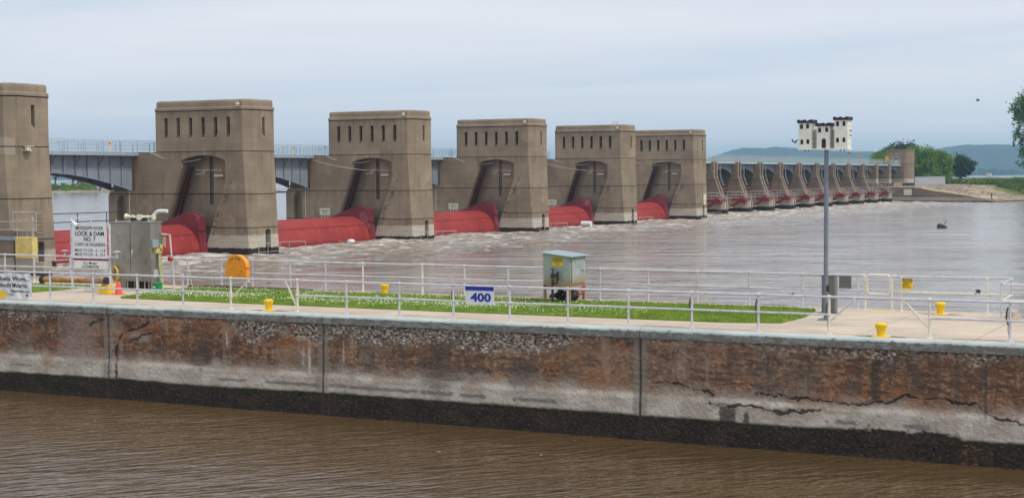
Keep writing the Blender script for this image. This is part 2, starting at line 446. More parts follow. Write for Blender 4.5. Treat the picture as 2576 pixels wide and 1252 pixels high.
def water(name, deep, rough, waves, strength, dist, foam=None, flecks=False, rot=27.0):
    m, t, b = newmat(name); g = G(t)
    h = None
    for scale, sc, w, off in waves:
        n = g.noise(scale, 3, 0.5, sc=sc, off=off, dist=0.35, rot=math.radians(-rot))
        n = g.math('MULTIPLY', n, w)
        h = n if h is None else g.math('ADD', h, n)
    murk = g.noise(0.05, 4, 0.55, sc=(1, 1, 1))
    c = g.mix(g.step(murk, 0.35, 0.65), srgb(*[k * 0.92 for k in deep]), srgb(*[k * 1.06 for k in deep]))
    b.inputs['Roughness'].default_value = rough
    b.inputs['IOR'].default_value = 1.42
    bn_ = g.bump(h, strength, dist)
    t.links.new(bn_, b.inputs['Normal'])
    if foam:
        near = g.step(g.y, foam[0], foam[1])                      # aerated water grows towards the gates
        calm = g.step(g.noise(0.02, 3, 0.5, sc=(1, 1.6, 1)), 0.4, 0.6, 0.42, 0.75)
        t.links.new(g.math('ADD', calm, g.math('MULTIPLY', near, 0.5)), bn_.node.inputs['Strength'])
        f1 = g.noise(0.85, 7, 0.72, sc=(1.0, 0.42, 1), dist=1.4, rot=math.radians(-20))
        f2 = g.noise(0.09, 3, 0.6, off=(4, 7, 0))
        thr = g.math('SUBTRACT', 0.835, g.math('ADD', g.math('MULTIPLY', near, 0.305), g.math('MULTIPLY', f2, 0.12)))
        fm = g.step(f1, thr, g.math('ADD', thr, 0.09))
        fm = g.math('MULTIPLY', fm, g.step(near, 0.0, 0.25, 0.25, 1.0))
        c = g.mix(g.math('MULTIPLY', near, 0.5), c, srgb(128, 112, 98))
        c = g.mix(g.math('MULTIPLY', fm, 0.85), c, srgb(214, 206, 194))
        t.links.new(g.math('ADD', g.math('ADD', g.math('MULTIPLY', fm, 0.4), g.math('MULTIPLY', g.step(g.y, 70.0, 92.0), 0.42)), rough), b.inputs['Roughness'])
    if flecks:                                                    # bits of froth drifting on still water
        v = g.voro(0.8)
        rndc = g.math('GREATER_THAN', g.noise(1.3, 2, 0.5, off=(8, 8, 0)), 0.60)
        fl = g.math('MULTIPLY', g.math('LESS_THAN', v.outputs['Distance'], 0.05), rndc)
        c = g.mix(fl, c, srgb(200, 190, 165))
    t.links.new(c, b.inputs['Base Color'])
    return m
MAT['river'] = water('river_water', (136, 125, 114), 0.11,
    [(0.16, (1.0, 0.5, 1), 3.0, (0, 0, 0)), (0.6, (1.0, 0.45, 1), 1.2, (3, 1, 0)), (2.2, (1, 0.5, 1), 0.28, (1, 6, 0))], 1.0, 0.42, foam=(30.0, 99.0), rot=20)
MAT['chamber'] = water('chamber_water', (90, 70, 44), 0.03,
    [(2.2, (1.4, 0.42, 1), 0.42, (0, 0, 0)), (5.0, (1.2, 0.5, 1), 0.035, (5, 2, 0)), (0.4, (1.0, 0.6, 1), 0.6, (2, 8, 0))], 1.0, 0.17, flecks=True, rot=54)
MAT['pool'] = water('pool_water', (120, 110, 104), 0.15,
    [(0.3, (0.6, 1.2, 1), 1.6, (0, 0, 0)), (1.2, (0.7, 1.1, 1), 0.6, (3, 1, 0))], 0.5, 0.25)

def deck_mat():
    m, t, b = newmat('walkway_concrete'); g = G(t)
    c = g.mix(g.step(g.noise(0.4, 5, 0.6), 0.3, 0.7), srgb(184, 168, 150), srgb(202, 186, 166))
    st = g.noise(1.0, 5, 0.7, sc=(1.6, 0.35, 1), off=(1, 2, 0))
    edge = g.step(g.x, 42.1, 41.0)                                  # grime along the coping where the rail posts stand
    c = g.mix(g.math('MULTIPLY', g.step(st, 0.5, 0.66), g.math('ADD', 0.4, g.math('MULTIPLY', edge, 0.45))), c, srgb(142, 130, 120))
    c = g.mix(g.math('MULTIPLY', g.step(g.noise(1.2, 4, 0.6, sc=(1, .5, 1), off=(9, 9, 0)), 0.62, 0.7), 0.4), c, srgb(196, 168, 128))
    for (bx_0, by_0) in ((41.0, 29.73), (40.9, 10.0), (48.2, 9.98), (48.5, 30.0)):     # grime ring round each mooring post
        dd = g.math('ADD', g.math('POWER', g.math('SUBTRACT', g.x, bx_0), 2.0), g.math('POWER', g.math('MULTIPLY', g.math('SUBTRACT', g.y, by_0), 0.5), 2.0))
        dd = g.math('ADD', dd, g.math('MULTIPLY', g.math('SUBTRACT', g.noise(5, 4, 0.7), 0.5), 0.12))
        c = g.mix(g.math('MULTIPLY', g.step(dd, 0.16, 0.05), 0.65), c, srgb(78, 68, 60))
    # saw-cut joints
    fy = g.math('ABSOLUTE', g.math('SUBTRACT', g.math('FRACT', g.math('MULTIPLY', g.y, 1 / 3.05)), 0.5))
    jy = g.step(fy, 0.006, 0.003)
    jx = g.step(g.math('ABSOLUTE', g.math('SUBTRACT', g.x, 42.05)), 0.03, 0.015)
    c = g.mix(g.math('MULTIPLY', g.math('MAXIMUM', jy, jx), 0.6), c, srgb(100, 92, 84))
    c = g.mix(g.math('MULTIPLY', g.step(g.noise(14, 4, 0.7), 0.5, 0.8), 0.2), c, srgb(130, 120, 110))
    t.links.new(c, b.inputs['Base Color']); b.inputs['Roughness'].default_value = 0.9
    b.inputs['Specular IOR Level'].default_value = 0.25
    t.links.new(g.bump(g.noise(25, 4, 0.7), 0.2, 0.01), b.inputs['Normal'])
    return m
MAT['deck'] = deck_mat()
def coping_mat():
    m, t, b = newmat('peeling_green_coping'); g = G(t)
    c = g.mix(g.step(g.noise(0.8, 4, 0.6), 0.3, 0.7), srgb(160, 171, 166), srgb(186, 197, 192))
    rust = g.noise(5.5, 6, 0.75, sc=(1, 0.7, 1.9), dist=0.2)
    face = g.step(g.z, 3.10, 3.02, 0.0, 0.14)                      # the upright face has lost more paint than the rounded top
    ru = g.step(g.math('ADD', rust, face), 0.60, 0.66)
    c = g.mix(g.math('MULTIPLY', ru, 0.95), c, g.mix(g.noise(9, 3, 0.6), srgb(70, 54, 48), srgb(128, 92, 74)))
    c = g.mix(g.math('MULTIPLY', g.step(g.z, 3.08, 3.02), 0.72), c, srgb(104, 108, 102))
    t.links.new(c, b.inputs['Base Color']); b.inputs['Roughness'].default_value = 0.6
    t.links.new(g.bump(g.math('SUBTRACT', 1.0, ru), 0.3, 0.01), b.inputs['Normal'])
    return m
MAT['coping'] = coping_mat()

def ground_mat():
    m, t, b = newmat('bank_ground'); g = G(t)
    v = g.voro(2.2, sc=(0.5, 1, 1.2))
    rock = g.mix(g.step(v.outputs['Color'], 0.0, 1.0), srgb(134, 118, 102), srgb(190, 174, 154))
    rock = g.mix(g.step(v.outputs['Distance'], 0.35, 0.75), rock, srgb(106, 92, 80))
    sand = g.mix(g.noise(0.3, 5, 0.6), srgb(190, 172, 134), srgb(164, 146, 116))
    c = g.mix(g.step(g.noise(0.12, 4, 0.6, off=(3, 3, 0)), 0.52, 0.6), rock, sand)
    green = g.mix(g.step(g.noise(0.5, 6, 0.7), 0.35, 0.65), srgb(60, 84, 34), srgb(122, 128, 62))
    # grass takes over away from the abutment and on the crest
    k = g.math('ADD', g.math('MULTIPLY', g.math('SUBTRACT', 74.0, g.y), 0.075), g.math('ADD', 1.0, g.math('MULTIPLY', g.math('SUBTRACT', g.x, 466), 0.030)))
    k = g.math('ADD', k, g.math('MULTIPLY', g.math('SUBTRACT', g.noise(0.10, 5, 0.65, off=(6, 1, 0)), 0.5), 1.5))
    k = g.math('MULTIPLY', g.step(k, 0.25, 0.6), g.step(g.z, 0.9, 1.4))
    c = g.mix(k, c, green)
    c = g.mix(g.step(g.z, 0.35, 0.1), c, srgb(80, 66, 54))
    t.links.new(c, b.inputs['Base Color']); b.inputs['Roughness'].default_value = 0.95
    b.inputs['Specular IOR Level'].default_value = 0.2
    t.links.new(g.bump(v.outputs['Distance'], 0.8, 0.3), b.inputs['Normal'])
    return m
MAT['ground'] = ground_mat()
def leaf_mat(name, a, bb, c3=None, scale=0.8):
    m, t, b = newmat(name); g = G(t)
    c = g.mix(g.step(g.noise(scale, 4, 0.65), 0.3, 0.7), srgb(*a), srgb(*bb))
    if c3: c = g.mix(g.step(g.noise(scale * 4, 3, 0.6, off=(5, 5, 5)), 0.58, 0.72), c, srgb(*c3))
    t.links.new(c, b.inputs['Base Color']); b.inputs['Roughness'].default_value = 0.65
    b.inputs['Specular IOR Level'].default_value = 0.2
    tr = N(t, 'ShaderNodeBsdfTranslucent'); t.links.new(c, tr.inputs[0])
    mxs = N(t, 'ShaderNodeMixShader'); mxs.inputs[0].default_value = 0.3
    out = t.nodes['Material Output']
    t.links.new(b.outputs[0], mxs.inputs[1]); t.links.new(tr.outputs[0], mxs.inputs[2]); t.links.new(mxs.outputs[0], out.inputs[0])
    return m
MAT['grass'] = leaf_mat('lawn_grass', (112, 142, 46), (146, 168, 70), (166, 172, 90), 1.5)
MAT['clover'] = paint('clover_white', srgb(226, 232, 200), 0.8, 0, 0.1, 30, bump=0)
MAT['leaf_light'] = leaf_mat('light_green_leaves', (70, 108, 30), (130, 160, 58), (150, 174, 78), 0.25)
MAT['leaf_mid'] = leaf_mat('mid_green_leaves', (56, 92, 36), (94, 128, 56), None, 0.3)
MAT['leaf_dark'] = leaf_mat('dark_green_leaves', (36, 62, 36), (62, 90, 50), None, 0.3)
MAT['reed'] = leaf_mat('bank_grass', (66, 96, 34), (134, 146, 66), (160, 160, 80), 0.12)
MAT['bark'] = paint('bark', srgb(92, 80, 66), 0.9, 0, 0.25, 2)
MAT['hill'] = leaf_mat('wooded_hill', (30, 50, 42), (60, 84, 58), (44, 68, 48), 0.012)

# ---------------------------------------------------------------- numpy noise for real surface relief
def vnoise(x, y, seed=0):
    xi = np.floor(x).astype(np.int64); yi = np.floor(y).astype(np.int64)
    xf = x - xi; yf = y - yi
    u = xf * xf * (3 - 2 * xf); v = yf * yf * (3 - 2 * yf)
    def h(a, b):
        n = (a * 374761393 + b * 668265263 + seed * 1442695041) & 0x7fffffff
        n = ((n ^ (n >> 13)) * 1274126177) & 0x7fffffff
        n = (n ^ (n >> 16)) & 0xffff
        return n / 65535.0
    return (h(xi, yi) * (1 - u) + h(xi + 1, yi) * u) * (1 - v) + (h(xi, yi + 1) * (1 - u) + h(xi + 1, yi + 1) * u) * v
def fbm(x, y, o=5, seed=0, gain=0.55):
    s = np.zeros_like(x, dtype=float); a = 1.0; tot = 0
    for i in range(o):
        s += a * vnoise(x * 2 ** i + 17.3 * i, y * 2 ** i - 9.1 * i, seed + i); tot += a; a *= gain
    return s / tot
def sstep(v, a, b):
    t = np.clip((v - a) / (b - a), 0, 1)
    return t * t * (3 - 2 * t)
def grid_mesh(name, P, mat, parent=None, attr=None, smooth=True, origin=(0, 0, 0)):
    """P: array (n, m, 3)"""
    n, m, _ = P.shape
    me = bpy.data.meshes.new(name)
    idx = np.arange(n * m).reshape(n, m)
    q = np.stack([idx[:-1, :-1], idx[1:, :-1], idx[1:, 1:], idx[:-1, 1:]], -1).reshape(-1, 4)
    me.vertices.add(n * m); me.vertices.foreach_set('co', (P - np.array(origin)).reshape(-1).astype(np.float32))
    me.loops.add(len(q) * 4); me.loops.foreach_set('vertex_index', q.reshape(-1).astype(np.int32))
    me.polygons.add(len(q)); me.polygons.foreach_set('loop_start', (np.arange(len(q)) * 4).astype(np.int32))
    if hasattr(me.polygons[0], 'loop_total'):
        try: me.polygons.foreach_set('loop_total', np.full(len(q), 4, np.int32))
        except Exception: pass
    me.polygons.foreach_set('use_smooth', [smooth] * len(q))
    me.update(); me.validate()
    if attr is not None:
        a = me.color_attributes.new('stain', 'FLOAT_COLOR', 'POINT')
        a.data.foreach_set('color', attr.reshape(-1).astype(np.float32))
    me.materials.append(mat)
    o = bpy.data.objects.new(name, me); COL.objects.link(o); o.parent = parent
    return o

# ---------------------------------------------------------------- water sheets
xs = np.concatenate([np.arange(49.6, 90, 1.2), np.arange(90, 200, 0.5), np.arange(200, 412, 0.8), np.arange(412, 700, 6.0)])
ys = np.concatenate([np.arange(-420, -60, 20.0), np.arange(-60, 60, 1.5), np.arange(60, 100, 0.5), np.arange(100, 108, 2.0)])
Xg, Yg = np.meshgrid(xs, ys, indexing='ij')
turb = sstep(Yg, 62, 94) * (Xg < 411)
Zg = turb * (fbm(Xg * 0.55, Yg * 0.32, 5, 3) - 0.5) * 0.85 + (fbm(Xg * 0.22, Yg * 0.10, 4, 5) - 0.5) * 0.16 * (Yg > -60)
Zg = np.where(Yg < -60, 0.0, Zg)
river = grid_mesh('river', np.stack([Xg, Yg, Zg], -1), MAT['river'])
tag(river, 'silty grey-brown river below the dam, foaming under the gates', kind='structure')
cw = MB(); cw.add([(6.8, -40, 0), (40.4, -40, 0), (40.4, 120, 0), (6.8, 120, 0)], [(0, 1, 2, 3)])
tag(cw.build('lock_chamber_water', MAT['chamber']), 'brown rippled water in the lock chamber', kind='structure')
pw = MB(); pw.add([(-2600, 111, 2.3), (14000, 111, 2.3), (14000, 9000, 2.3), (-2600, 9000, 2.3)], [(0, 1, 2, 3)])
tag(pw.build('upper_pool_water', MAT['pool']), 'wide calm pool above the dam', kind='structure')

# ---------------------------------------------------------------- bank on the far side, hills
def bank_z(X, Y):
    shore = 72.5 - np.clip(X - 412, 0, 40) * 0.16 - np.clip(X - 452, 0, 60) * 0.28 - np.clip(X - 512, 0, 9999) * 0.05
    z = np.clip((Y - shore) / (92.0 - 72.5) * 3.4, -2, None)
    z = np.minimum(z + 0.35, 3.85)
    back = np.clip((128 + (X - 412) * 0.02 - Y) / 9.0 * 1.9 + 2.0, -1, None)   # falls to the pool behind the crest
    return np.minimum(z, back)
bx_ = np.concatenate([np.arange(412.2, 520, 0.7), np.arange(520, 700, 3), np.arange(700, 1500, 16)])
by_ = np.concatenate([np.arange(-160, 40, 8.0), np.arange(40, 64, 2.0), np.arange(64, 132, 0.7), np.arange(132, 140, 4)])
Xb, Yb = np.meshgrid(bx_, by_, indexing='ij')
Zb = bank_z(Xb, Yb)
rocky = (Zb > -1) * (Yb < 100)
Zb = Zb + rocky * (fbm(Xb * 1.3, Yb * 1.3, 3, 11, 0.7) - 0.5) * 0.55
Zb = np.where((Xb < 413.5) & (Yb > 72), np.minimum(Zb, 3.7), Zb)
bank = grid_mesh('river_bank', np.stack([Xb, Yb, Zb], -1), MAT['ground'], smooth=False)
tag(bank, 'stony bank sloping to the river below the dam, grass on its crest', kind='structure')

A = np.radians(np.arange(-6, 62, 0.06)); D = np.array([3900, 4000, 4150, 4300, 4500, 4700, 4900, 5100, 5300, 5500, 5900, 6400.])
prof = [(-6, .9), (0, .95), (6, .9), (8.5, .95), (9.4, .985), (10.4, 1.0), (10.9, 1.0), (11.4, .94), (11.8, .87), (12.6, .76), (14.2, .79), (15.6, .835), (16.6, .925), (17.5, .995), (17.85, .94), (18.6, .965), (19.0, .89), (19.6, .70), (20.1, .53), (21, .33), (23, .12), (26, .05), (40, .05), (62, .05)]
pa = np.radians([p[0] for p in prof]); pe = np.tan(np.radians([p[1] for p in prof]))
Ag, Dg = np.meshgrid(A, D, indexing='ij')
crest = 5100.0
H0 = np.interp(Ag, pa, pe) * crest + EYE
up = sstep(Dg, 3950, crest) ** 0.8 * (1 - 0.6 * sstep(Dg, crest + 100, 6400))
spur = 1 + (fbm(Ag * 60, Dg * 0.002, 4, 21) - 0.5) * 0.9 * (up * (1 - up)) * 4 * 0.5
Hz = 2.0 + (H0 - 2.0) * np.clip(up * spur, 0, 1.02) + (fbm(Ag * 900, Dg * 0.01, 3, 22) - 0.5) * 4.5 * (up > 0.02)
hills = grid_mesh('hills', np.stack([Dg * np.cos(Ag), Dg * np.sin(Ag), Hz], -1), MAT['hill'])
tag(hills, 'long wooded bluffs across the valley, blue with distance', kind='structure')

# ---------------------------------------------------------------- lock wall with its stained face
WX, WT, DECK = 40.33, 3.00, 3.12
A_ = [(36.64, 2.41), (36.53, 2.5), (36.24, 2.57), (35.88, 2.66)]
B_ = [(34.13, 2.65), (34.41, 2.47), (34.83, 2.35), (35.26, 2.14), (35.44, 1.94), (35.51, 1.71), (35.47, 1.27), (35.49, 0.72)]
B2 = [(33.72, 2.31), (34.27, 2.23), (34.98, 1.96)]
C_ = [(16.16, 1.58), (15.84, 1.64), (15.65, 1.59), (15.43, 1.64), (15.2, 1.57), (14.98, 1.5), (14.75, 1.49), (14.48, 1.42)]
D_ = [(13.26, 1.48), (12.83, 1.42), (12.65, 1.47), (12.31, 1.42), (11.77, 1.43), (11.26, 1.43), (10.77, 1.37), (10.4, 1.36), (10.16, 1.43), (9.98, 1.52), (9.76, 1.48), (9.48, 1.51), (9.28, 1.67), (8.92, 1.65), (8.65, 1.64), (8.07, 1.64), (7.76, 1.54), (7.42, 1.54), (7.22, 1.4), (7.0, 1.24), (6.66, 1.2), (6.27, 1.11)]
E_ = [(14.57, 1.16), (14.22, 1.1), (13.87, 1.12), (13.6, 1.16), (13.21, 1.16), (12.91, 1.07), (12.74, 1.02), (12.48, 1.0), (12.14, 1.08), (11.72, 1.13), (11.39, 1.17)]
TOP = [(40.71, 2.72), (39.79, 2.52), (39.18, 2.63), (35.95, 2.91), (35.52, 2.76), (34.12, 2.76), (32.56, 2.79), (31.1, 2.81), (30.45, 2.42), (29.81, 2.23), (29.17, 2.39), (28.54, 2.57), (27.92, 2.37), (27.49, 2.23), (26.66, 2.52), (25.59, 2.37), (24.3, 2.42), (22.88, 2.53), (22.32, 2.31), (21.5, 2.3), (20.42, 2.35), (19.36, 2.45), (18.32, 2.78), (17.06, 2.88), (16.61, 2.94), (16.29, 2.76), (14.71, 2.85), (13.61, 2.9), (13.22, 2.66), (12.74, 2.75), (11.77, 2.71), (11.48, 2.56), (11.06, 2.66), (10.17, 2.7), (9.64, 2.49), (9.25, 2.71), (8.27, 2.79), (7.69, 2.7), (7.39, 2.58), (6.93, 2.7), (6.29, 2.81)]
JOINTS = [44.6, 35.82, 27.21, 16.59, 5.2, -3.5]
wy = np.arange(-6, 60, 0.034); wz = np.concatenate([[-2.0, -0.6], np.arange(-0.15, WT + 0.03, 0.031)])
Yw, Zw = np.meshgrid(wy, wz, indexing='ij')
def dist_poly(pts):
    d = np.full(Yw.shape, 9.0)
    y0, y1 = min(p[0] for p in pts) - .4, max(p[0] for p in pts) + .4
    sel = (Yw > y0) & (Yw < y1)
    yy = Yw[sel] + (fbm(Yw[sel] * 4, Zw[sel] * 4, 4, 71, .8) - .5) * .22; zz = Zw[sel] + (fbm(Yw[sel] * 4, Zw[sel] * 4, 4, 72, .8) - .5) * .26
    dd = np.full(yy.shape, 9.0)
    for a, b in zip(pts[:-1], pts[1:]):
        a = np.array(a); b = np.array(b); ab = b - a
        t = np.clip(((yy - a[0]) * ab[0] + (zz - a[1]) * ab[1]) / (ab @ ab), 0, 1)
        dd = np.minimum(dd, np.hypot(yy - a[0] - t * ab[0], zz - a[1] - t * ab[1]))
    d[sel] = dd
    return d
def C3(r, g_, b_): return np.array(srgb(r, g_, b_)[:3])
def blend(base, col, w): return base * (1 - w[..., None]) + col * w[..., None]
f1 = fbm(Yw * 0.35, Zw * 0.8, 5, 31); f2 = fbm(Yw * 1.6, Zw * 3.2, 5, 32); f3 = fbm(Yw * 7, Zw * 14, 4, 33, .7); sk = fbm(Yw * 3.0, Zw * 0.18, 5, 34, .6)
lay = fbm(Yw * 1.2, Zw * 11, 4, 35, .65); grn = fbm(Yw * 13, Zw * 13, 2, 36, .6); big = fbm(Yw * 0.13, Zw * 0.3, 3, 37)
rust = blend(np.broadcast_to(C3(118, 86, 64), Yw.shape + (3,)), C3(150, 100, 66), sstep(f1, .42, .62))
rust = blend(rust, C3(96, 72, 60), sstep(f2, .5, .68) * .8)
rust = blend(rust, C3(134, 112, 96), sstep(big, .5, .62) * .55)
rust = blend(rust, C3(84, 62, 50), sstep(lay, .53, .66) * .6)
rust = blend(rust, C3(178, 146, 114), sstep(f3, .54, .66) * .55)
rust = blend(rust, C3(84, 76, 70), sstep(sk + (f2 - .5) * .5, .58, .74) * .6)
rust = blend(rust, C3(176, 166, 154), sstep(sk + (f2 - .5) * .3, .36, .28) * .3)
rust = blend(rust, C3(58, 46, 40), sstep(grn, .64, .76) * .55)
pale = blend(np.broadcast_to(C3(182, 172, 158), Yw.shape + (3,)), C3(204, 195, 182), sstep(f2, .4, .65))
pale = blend(pale, C3(132, 122, 112), sstep(f3, .63, .74) * .4)
pale = blend(pale, C3(140, 128, 118), sstep(sk, .55, .7) * .25)
col = rust.copy()
pl_edge = 1.27 + (f2 - .5) * .35 + (sk - .5) * .35
col = blend(col, pale, sstep(Zw, pl_edge + .42, pl_edge - .20))
# broken aggregate under the coping
tp = sorted(TOP); ty = np.interp(Yw, [p[0] for p in tp], [p[1] for p in tp], left=2.7, right=2.65)
edge = ty + (f2 - .5) * .35 + (f3 - .5) * .18
wtop = sstep(Zw, edge - .05, edge + .09)
wsoft = sstep(Zw + (grn - .5) * .5 + (f3 - .5) * .3, edge - .16, edge + .16)
stone = fbm(Yw * 17, Zw * 19, 2, 41, .5)
agg = blend(np.broadcast_to(C3(150, 134, 120), Yw.shape + (3,)), C3(206, 196, 182), sstep(stone, .48, .62))
agg = blend(agg, C3(62, 50, 44), sstep(stone, .40, .30))
depthy = np.clip((3.0 - ty) / .7, 0, 1)
dull = np.clip(1 - depthy, 0, 1)
col = blend(col, agg, wsoft * (.30 + .5 * depthy))
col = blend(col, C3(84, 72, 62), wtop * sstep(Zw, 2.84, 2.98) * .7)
# grey smears in the pale band
for (ya, yb, zz, hh) in [(31.26, 30.15, .915, .04), (29.45, 27.3, .925, .05), (27.05, 26.4, .95, .05), (26.1, 23.75, .935, .055), (23.74, 22.47, .935, .06), (22.47, 21.48, .925, .055), (20.61, 19.21, .92, .055), (11.1, 10.44, .885, .06), (9.31, 8.64, .89, .06), (11.39, 11.16, .905, .04), (40.2, 39.3, .95, .03)]:
    w = sstep(np.abs(Yw - (ya + yb) / 2) + (f2 - .5) * .5, (ya - yb) / 2 + .06, (ya - yb) / 2 - .06) * sstep(np.abs(Zw - zz) + (f3 - .5) * .08, hh + .02, hh - .02)
    col = blend(col, C3(112, 104, 102), w * .75)
for (ya, yb, za, zb) in [(14.27, 13.8, .66, 1.11), (13.58, 13.41, .68, .98), (10.12, 9.93, 1.5, 2.5)]:
    w = (sstep(Yw + (f3 - .5) * .1, yb - .02, yb + .03) * sstep(Yw + (f3 - .5) * .1, ya + .02, ya - .03) * sstep(Zw, za - .03, za + .03) * sstep(Zw, zb + .04, zb - .04))
    col = blend(col, C3(66, 58, 50), w * .85)
# run-off stains, pale bleached areas and lime drips of the single wall blocks
for (yc, hw_, za, zb, cc, wt) in [(31.9, .45, 1.2, 2.7, (74, 66, 62), .7), (25.6, .30, 1.3, 2.5, (80, 74, 70), .6), (22.9, .75, 1.15, 2.0, (88, 80, 78), .6), (20.4, .4, 1.2, 2.1, (92, 84, 80), .5), (13.0, .28, 1.4, 2.3, (82, 76, 72), .6),
                               (11.9, .5, 1.35, 2.1, (96, 90, 88), .5), (37.1, .8, 1.1, 2.9, (158, 146, 140), .55), (39.6, .5, 1.0, 2.2, (140, 128, 122), .4), (28.3, .6, 1.2, 2.2, (150, 136, 122), .45), (18.0, 1.0, 1.3, 2.6, (156, 132, 106), .4),
                               (30.9, .035, 1.85, 2.4, (214, 208, 198), .8), (27.72, .05, 1.25, 2.2, (214, 208, 200), .75), (27.95, .04, 1.5, 2.1, (210, 200, 190), .6), (34.4, .4, 2.0, 2.3, (190, 180, 172), .5), (26.45, .03, 1.7, 2.3, (216, 208, 200), .8), (38.5, .3, .95, 1.5, (150, 116, 78), .5), (9.9, .05, 1.3, 2.7, (70, 60, 54), .7), (7.2, .04, 1.2, 2.6, (66, 56, 50), .7), (12.9, .03, 1.5, 2.7, (70, 58, 52), .6)]:
    w = sstep(np.abs(Yw - yc) + (f3 - .5) * .25 * min(1, hw_ * 4) + (f2 - .5) * .5 * min(1, hw_ * 3), hw_ * 1.35, hw_ * .6) * sstep(Zw + (sk - .5) * .5, za - .1, za + .15) * sstep(Zw + (sk - .5) * .6, zb + .1, zb - .2)
    col = blend(col, C3(*cc), w * wt * (.5 + .5 * sstep(lay, .35, .6)))
# the foot that is under water when the lock is full
dk = np.interp(Yw, [6.27, 7.75, 7.94, 8.41, 8.88, 9.67, 10.24, 10.73, 12.3, 14.3, 16.5, 27.1, 31.8, 35.4, 40.8], [.67, .65, .78, .82, .77, .80, .78, .72, .70, .71, .72, .74, .68, .72, .68])
rough_zone = ((Yw > 7.8) & (Yw < 10.8)) * 1.0
wd = sstep(Zw + (f3 - .5) * (.05 + .22 * rough_zone) + (f2 - .5) * .05, dk + .05, dk - .045)
dark = blend(np.broadcast_to(C3(40, 34, 27), Yw.shape + (3,)), C3(56, 44, 35), sstep(f2, .45, .65))
dark = blend(dark, C3(78, 66, 52), sstep(f3, .62, .72) * .4)
dark = blend(dark, C3(38, 38, 22), sstep(Zw, dk - .28, dk - .04) * .7)
dark = blend(dark, C3(120, 92, 40), ((Yw > 7.0) & (Yw < 7.9)) * sstep(f3, .62, .70) * .7)
col = blend(col, dark, wd)
crk = np.zeros(Yw.shape)
for pts, w0 in ((A_, .022), (B_, .05), (B2, .022), (C_, .05), (D_, .032), (E_, .055)):
    wvar = w0 * .55 * np.clip(fbm(Yw * 3.1, Zw * 3.1, 3, 55) * 5.0 - 1.7, .02, 2.0)
    d = dist_poly(pts)
    crk = np.maximum(crk, sstep(d, wvar + .020, wvar - .012))
    col = blend(col, C3(120, 104, 90), sstep(d, wvar + .12, wvar + .04) * .35 * (1 - wd))
col = blend(col, C3(50, 40, 33), crk * .8)
wd2 = wd
jn = np.zeros(Yw.shape); js = np.zeros(Yw.shape)
for j in JOINTS:
    d = np.abs(Yw - j + (f3 - .5) * .03)
    js = np.maximum(js, sstep(d + (f2 - .5) * .12, .26, .17)); jn = np.maximum(jn, sstep(d, .045, .02))
col = blend(col, C3(140, 132, 122), js * (1 - wd) * .65)
col = blend(col, C3(80, 72, 64), jn * .85 * (1 - .0 * wd))
disp = (f3 - .5) * .014 * (1 - .7 * wd) * (1 - .6 * sstep(Zw, 1.4, 1.2)) + (grn - .5) * .015
disp = disp - wtop * (.05 * depthy + (stone - .5) * -.10) - crk * .05 - jn * .04 + sstep(Zw, 1.35, 1.15) * .035
disp = disp + js * .01 + (wtop * 0)
Xw = WX - disp
rgh = 1 - .8 * wd
att = np.concatenate([col, (wsoft * (.30 + .6 * depthy) * (1 - js))[..., None]], -1)
def wall_mat():
    m, t, b = newmat('stained_lock_wall'); g = G(t)
    a = N(t, 'ShaderNodeAttribute', attribute_name='stain')
    gr = g.noise(13, 5, 0.72, sc=(1, 0.8, 2.2))
    c = g.mix(g.math('MULTIPLY', g.step(gr, 0.50, 0.64), 0.42), a.outputs['Color'], g.mix(0.62, a.outputs['Color'], (0.02, 0.015, 0.012, 1)))
    c = g.mix(g.math('MULTIPLY', g.step(gr, 0.47, 0.36), 0.35), c, g.mix(0.4, c, (0.5, 0.42, 0.34, 1)))
    v = g.voro(11, sc=(1, 0.8, 1.4)); st = g.step(v.outputs['Distance'], 0.62, 0.42)
    rc = g.step(v.outputs['Color'], 0.2, 0.9)
    peb = g.mix(st, srgb(70, 58, 50), g.mix(rc, srgb(140, 124, 108), srgb(240, 230, 216)))
    c = g.mix(g.math('MULTIPLY', a.outputs['Alpha'], 0.68), c, peb)
    t.links.new(c, b.inputs['Base Color']); b.inputs['Roughness'].default_value = 0.88
    b.inputs['Specular IOR Level'].default_value = 0.3
    t.links.new(g.bump(g.math('ADD', g.noise(22, 5, 0.7), g.math('MULTIPLY', g.math('MULTIPLY', st, a.outputs['Alpha']), 1.5)), 0.45, 0.02), b.inputs['Normal'])
    return m
MAT['lockwall'] = wall_mat()
lock_wall = thing('lock_wall', 'long lock wall of rust-stained flaking concrete, its foot dark and wet above the brown chamber water', 'wall')
grid_mesh('wall_face', np.stack([Xw, Yw, Zw], -1), MAT['lockwall'], lock_wall, attr=att, smooth=False)
cb = MB()                                                            # rounded steel-armoured coping, one length per wall block
jl = [60.0] + JOINTS[:5] + [-6.0]
for k, (ya, yb) in enumerate(zip(jl[:-1], jl[1:])):
    dz = (0.0, 0.012, 0.0, -0.004, 0.0, 0.0)[k]
    prof_ = [(40.27, 2.86), (40.27, 3.03 + dz)] + [(40.27 + .10 * (1 - math.cos(t)), 3.03 + dz + .105 * math.sin(t)) for t in np.linspace(.2, PI / 2, 6)] + [(40.62, 3.133 + dz), (40.62, 2.86)]
    P_ = MB(); n_ = len(prof_)
    cb.add([(p[0], ya - .012, p[1]) for p in prof_] + [(p[0], yb + .012, p[1]) for p in prof_], [(i, (i + 1) % n_, n_ + (i + 1) % n_, n_ + i) for i in range(n_)] + [tuple(range(n_)), tuple(range(n_, 2 * n_))[::-1]])
cb.build('coping', MAT['coping'], lock_wall, smooth=True)
bk = MB(); bk.box(40.45, 49.2, 7.75, 60, -2, 3.10); bk.box(40.46, 47.65, -6, 7.74, -2, 3.095)
bk.build('wall_core', MAT['deck'], lock_wall)
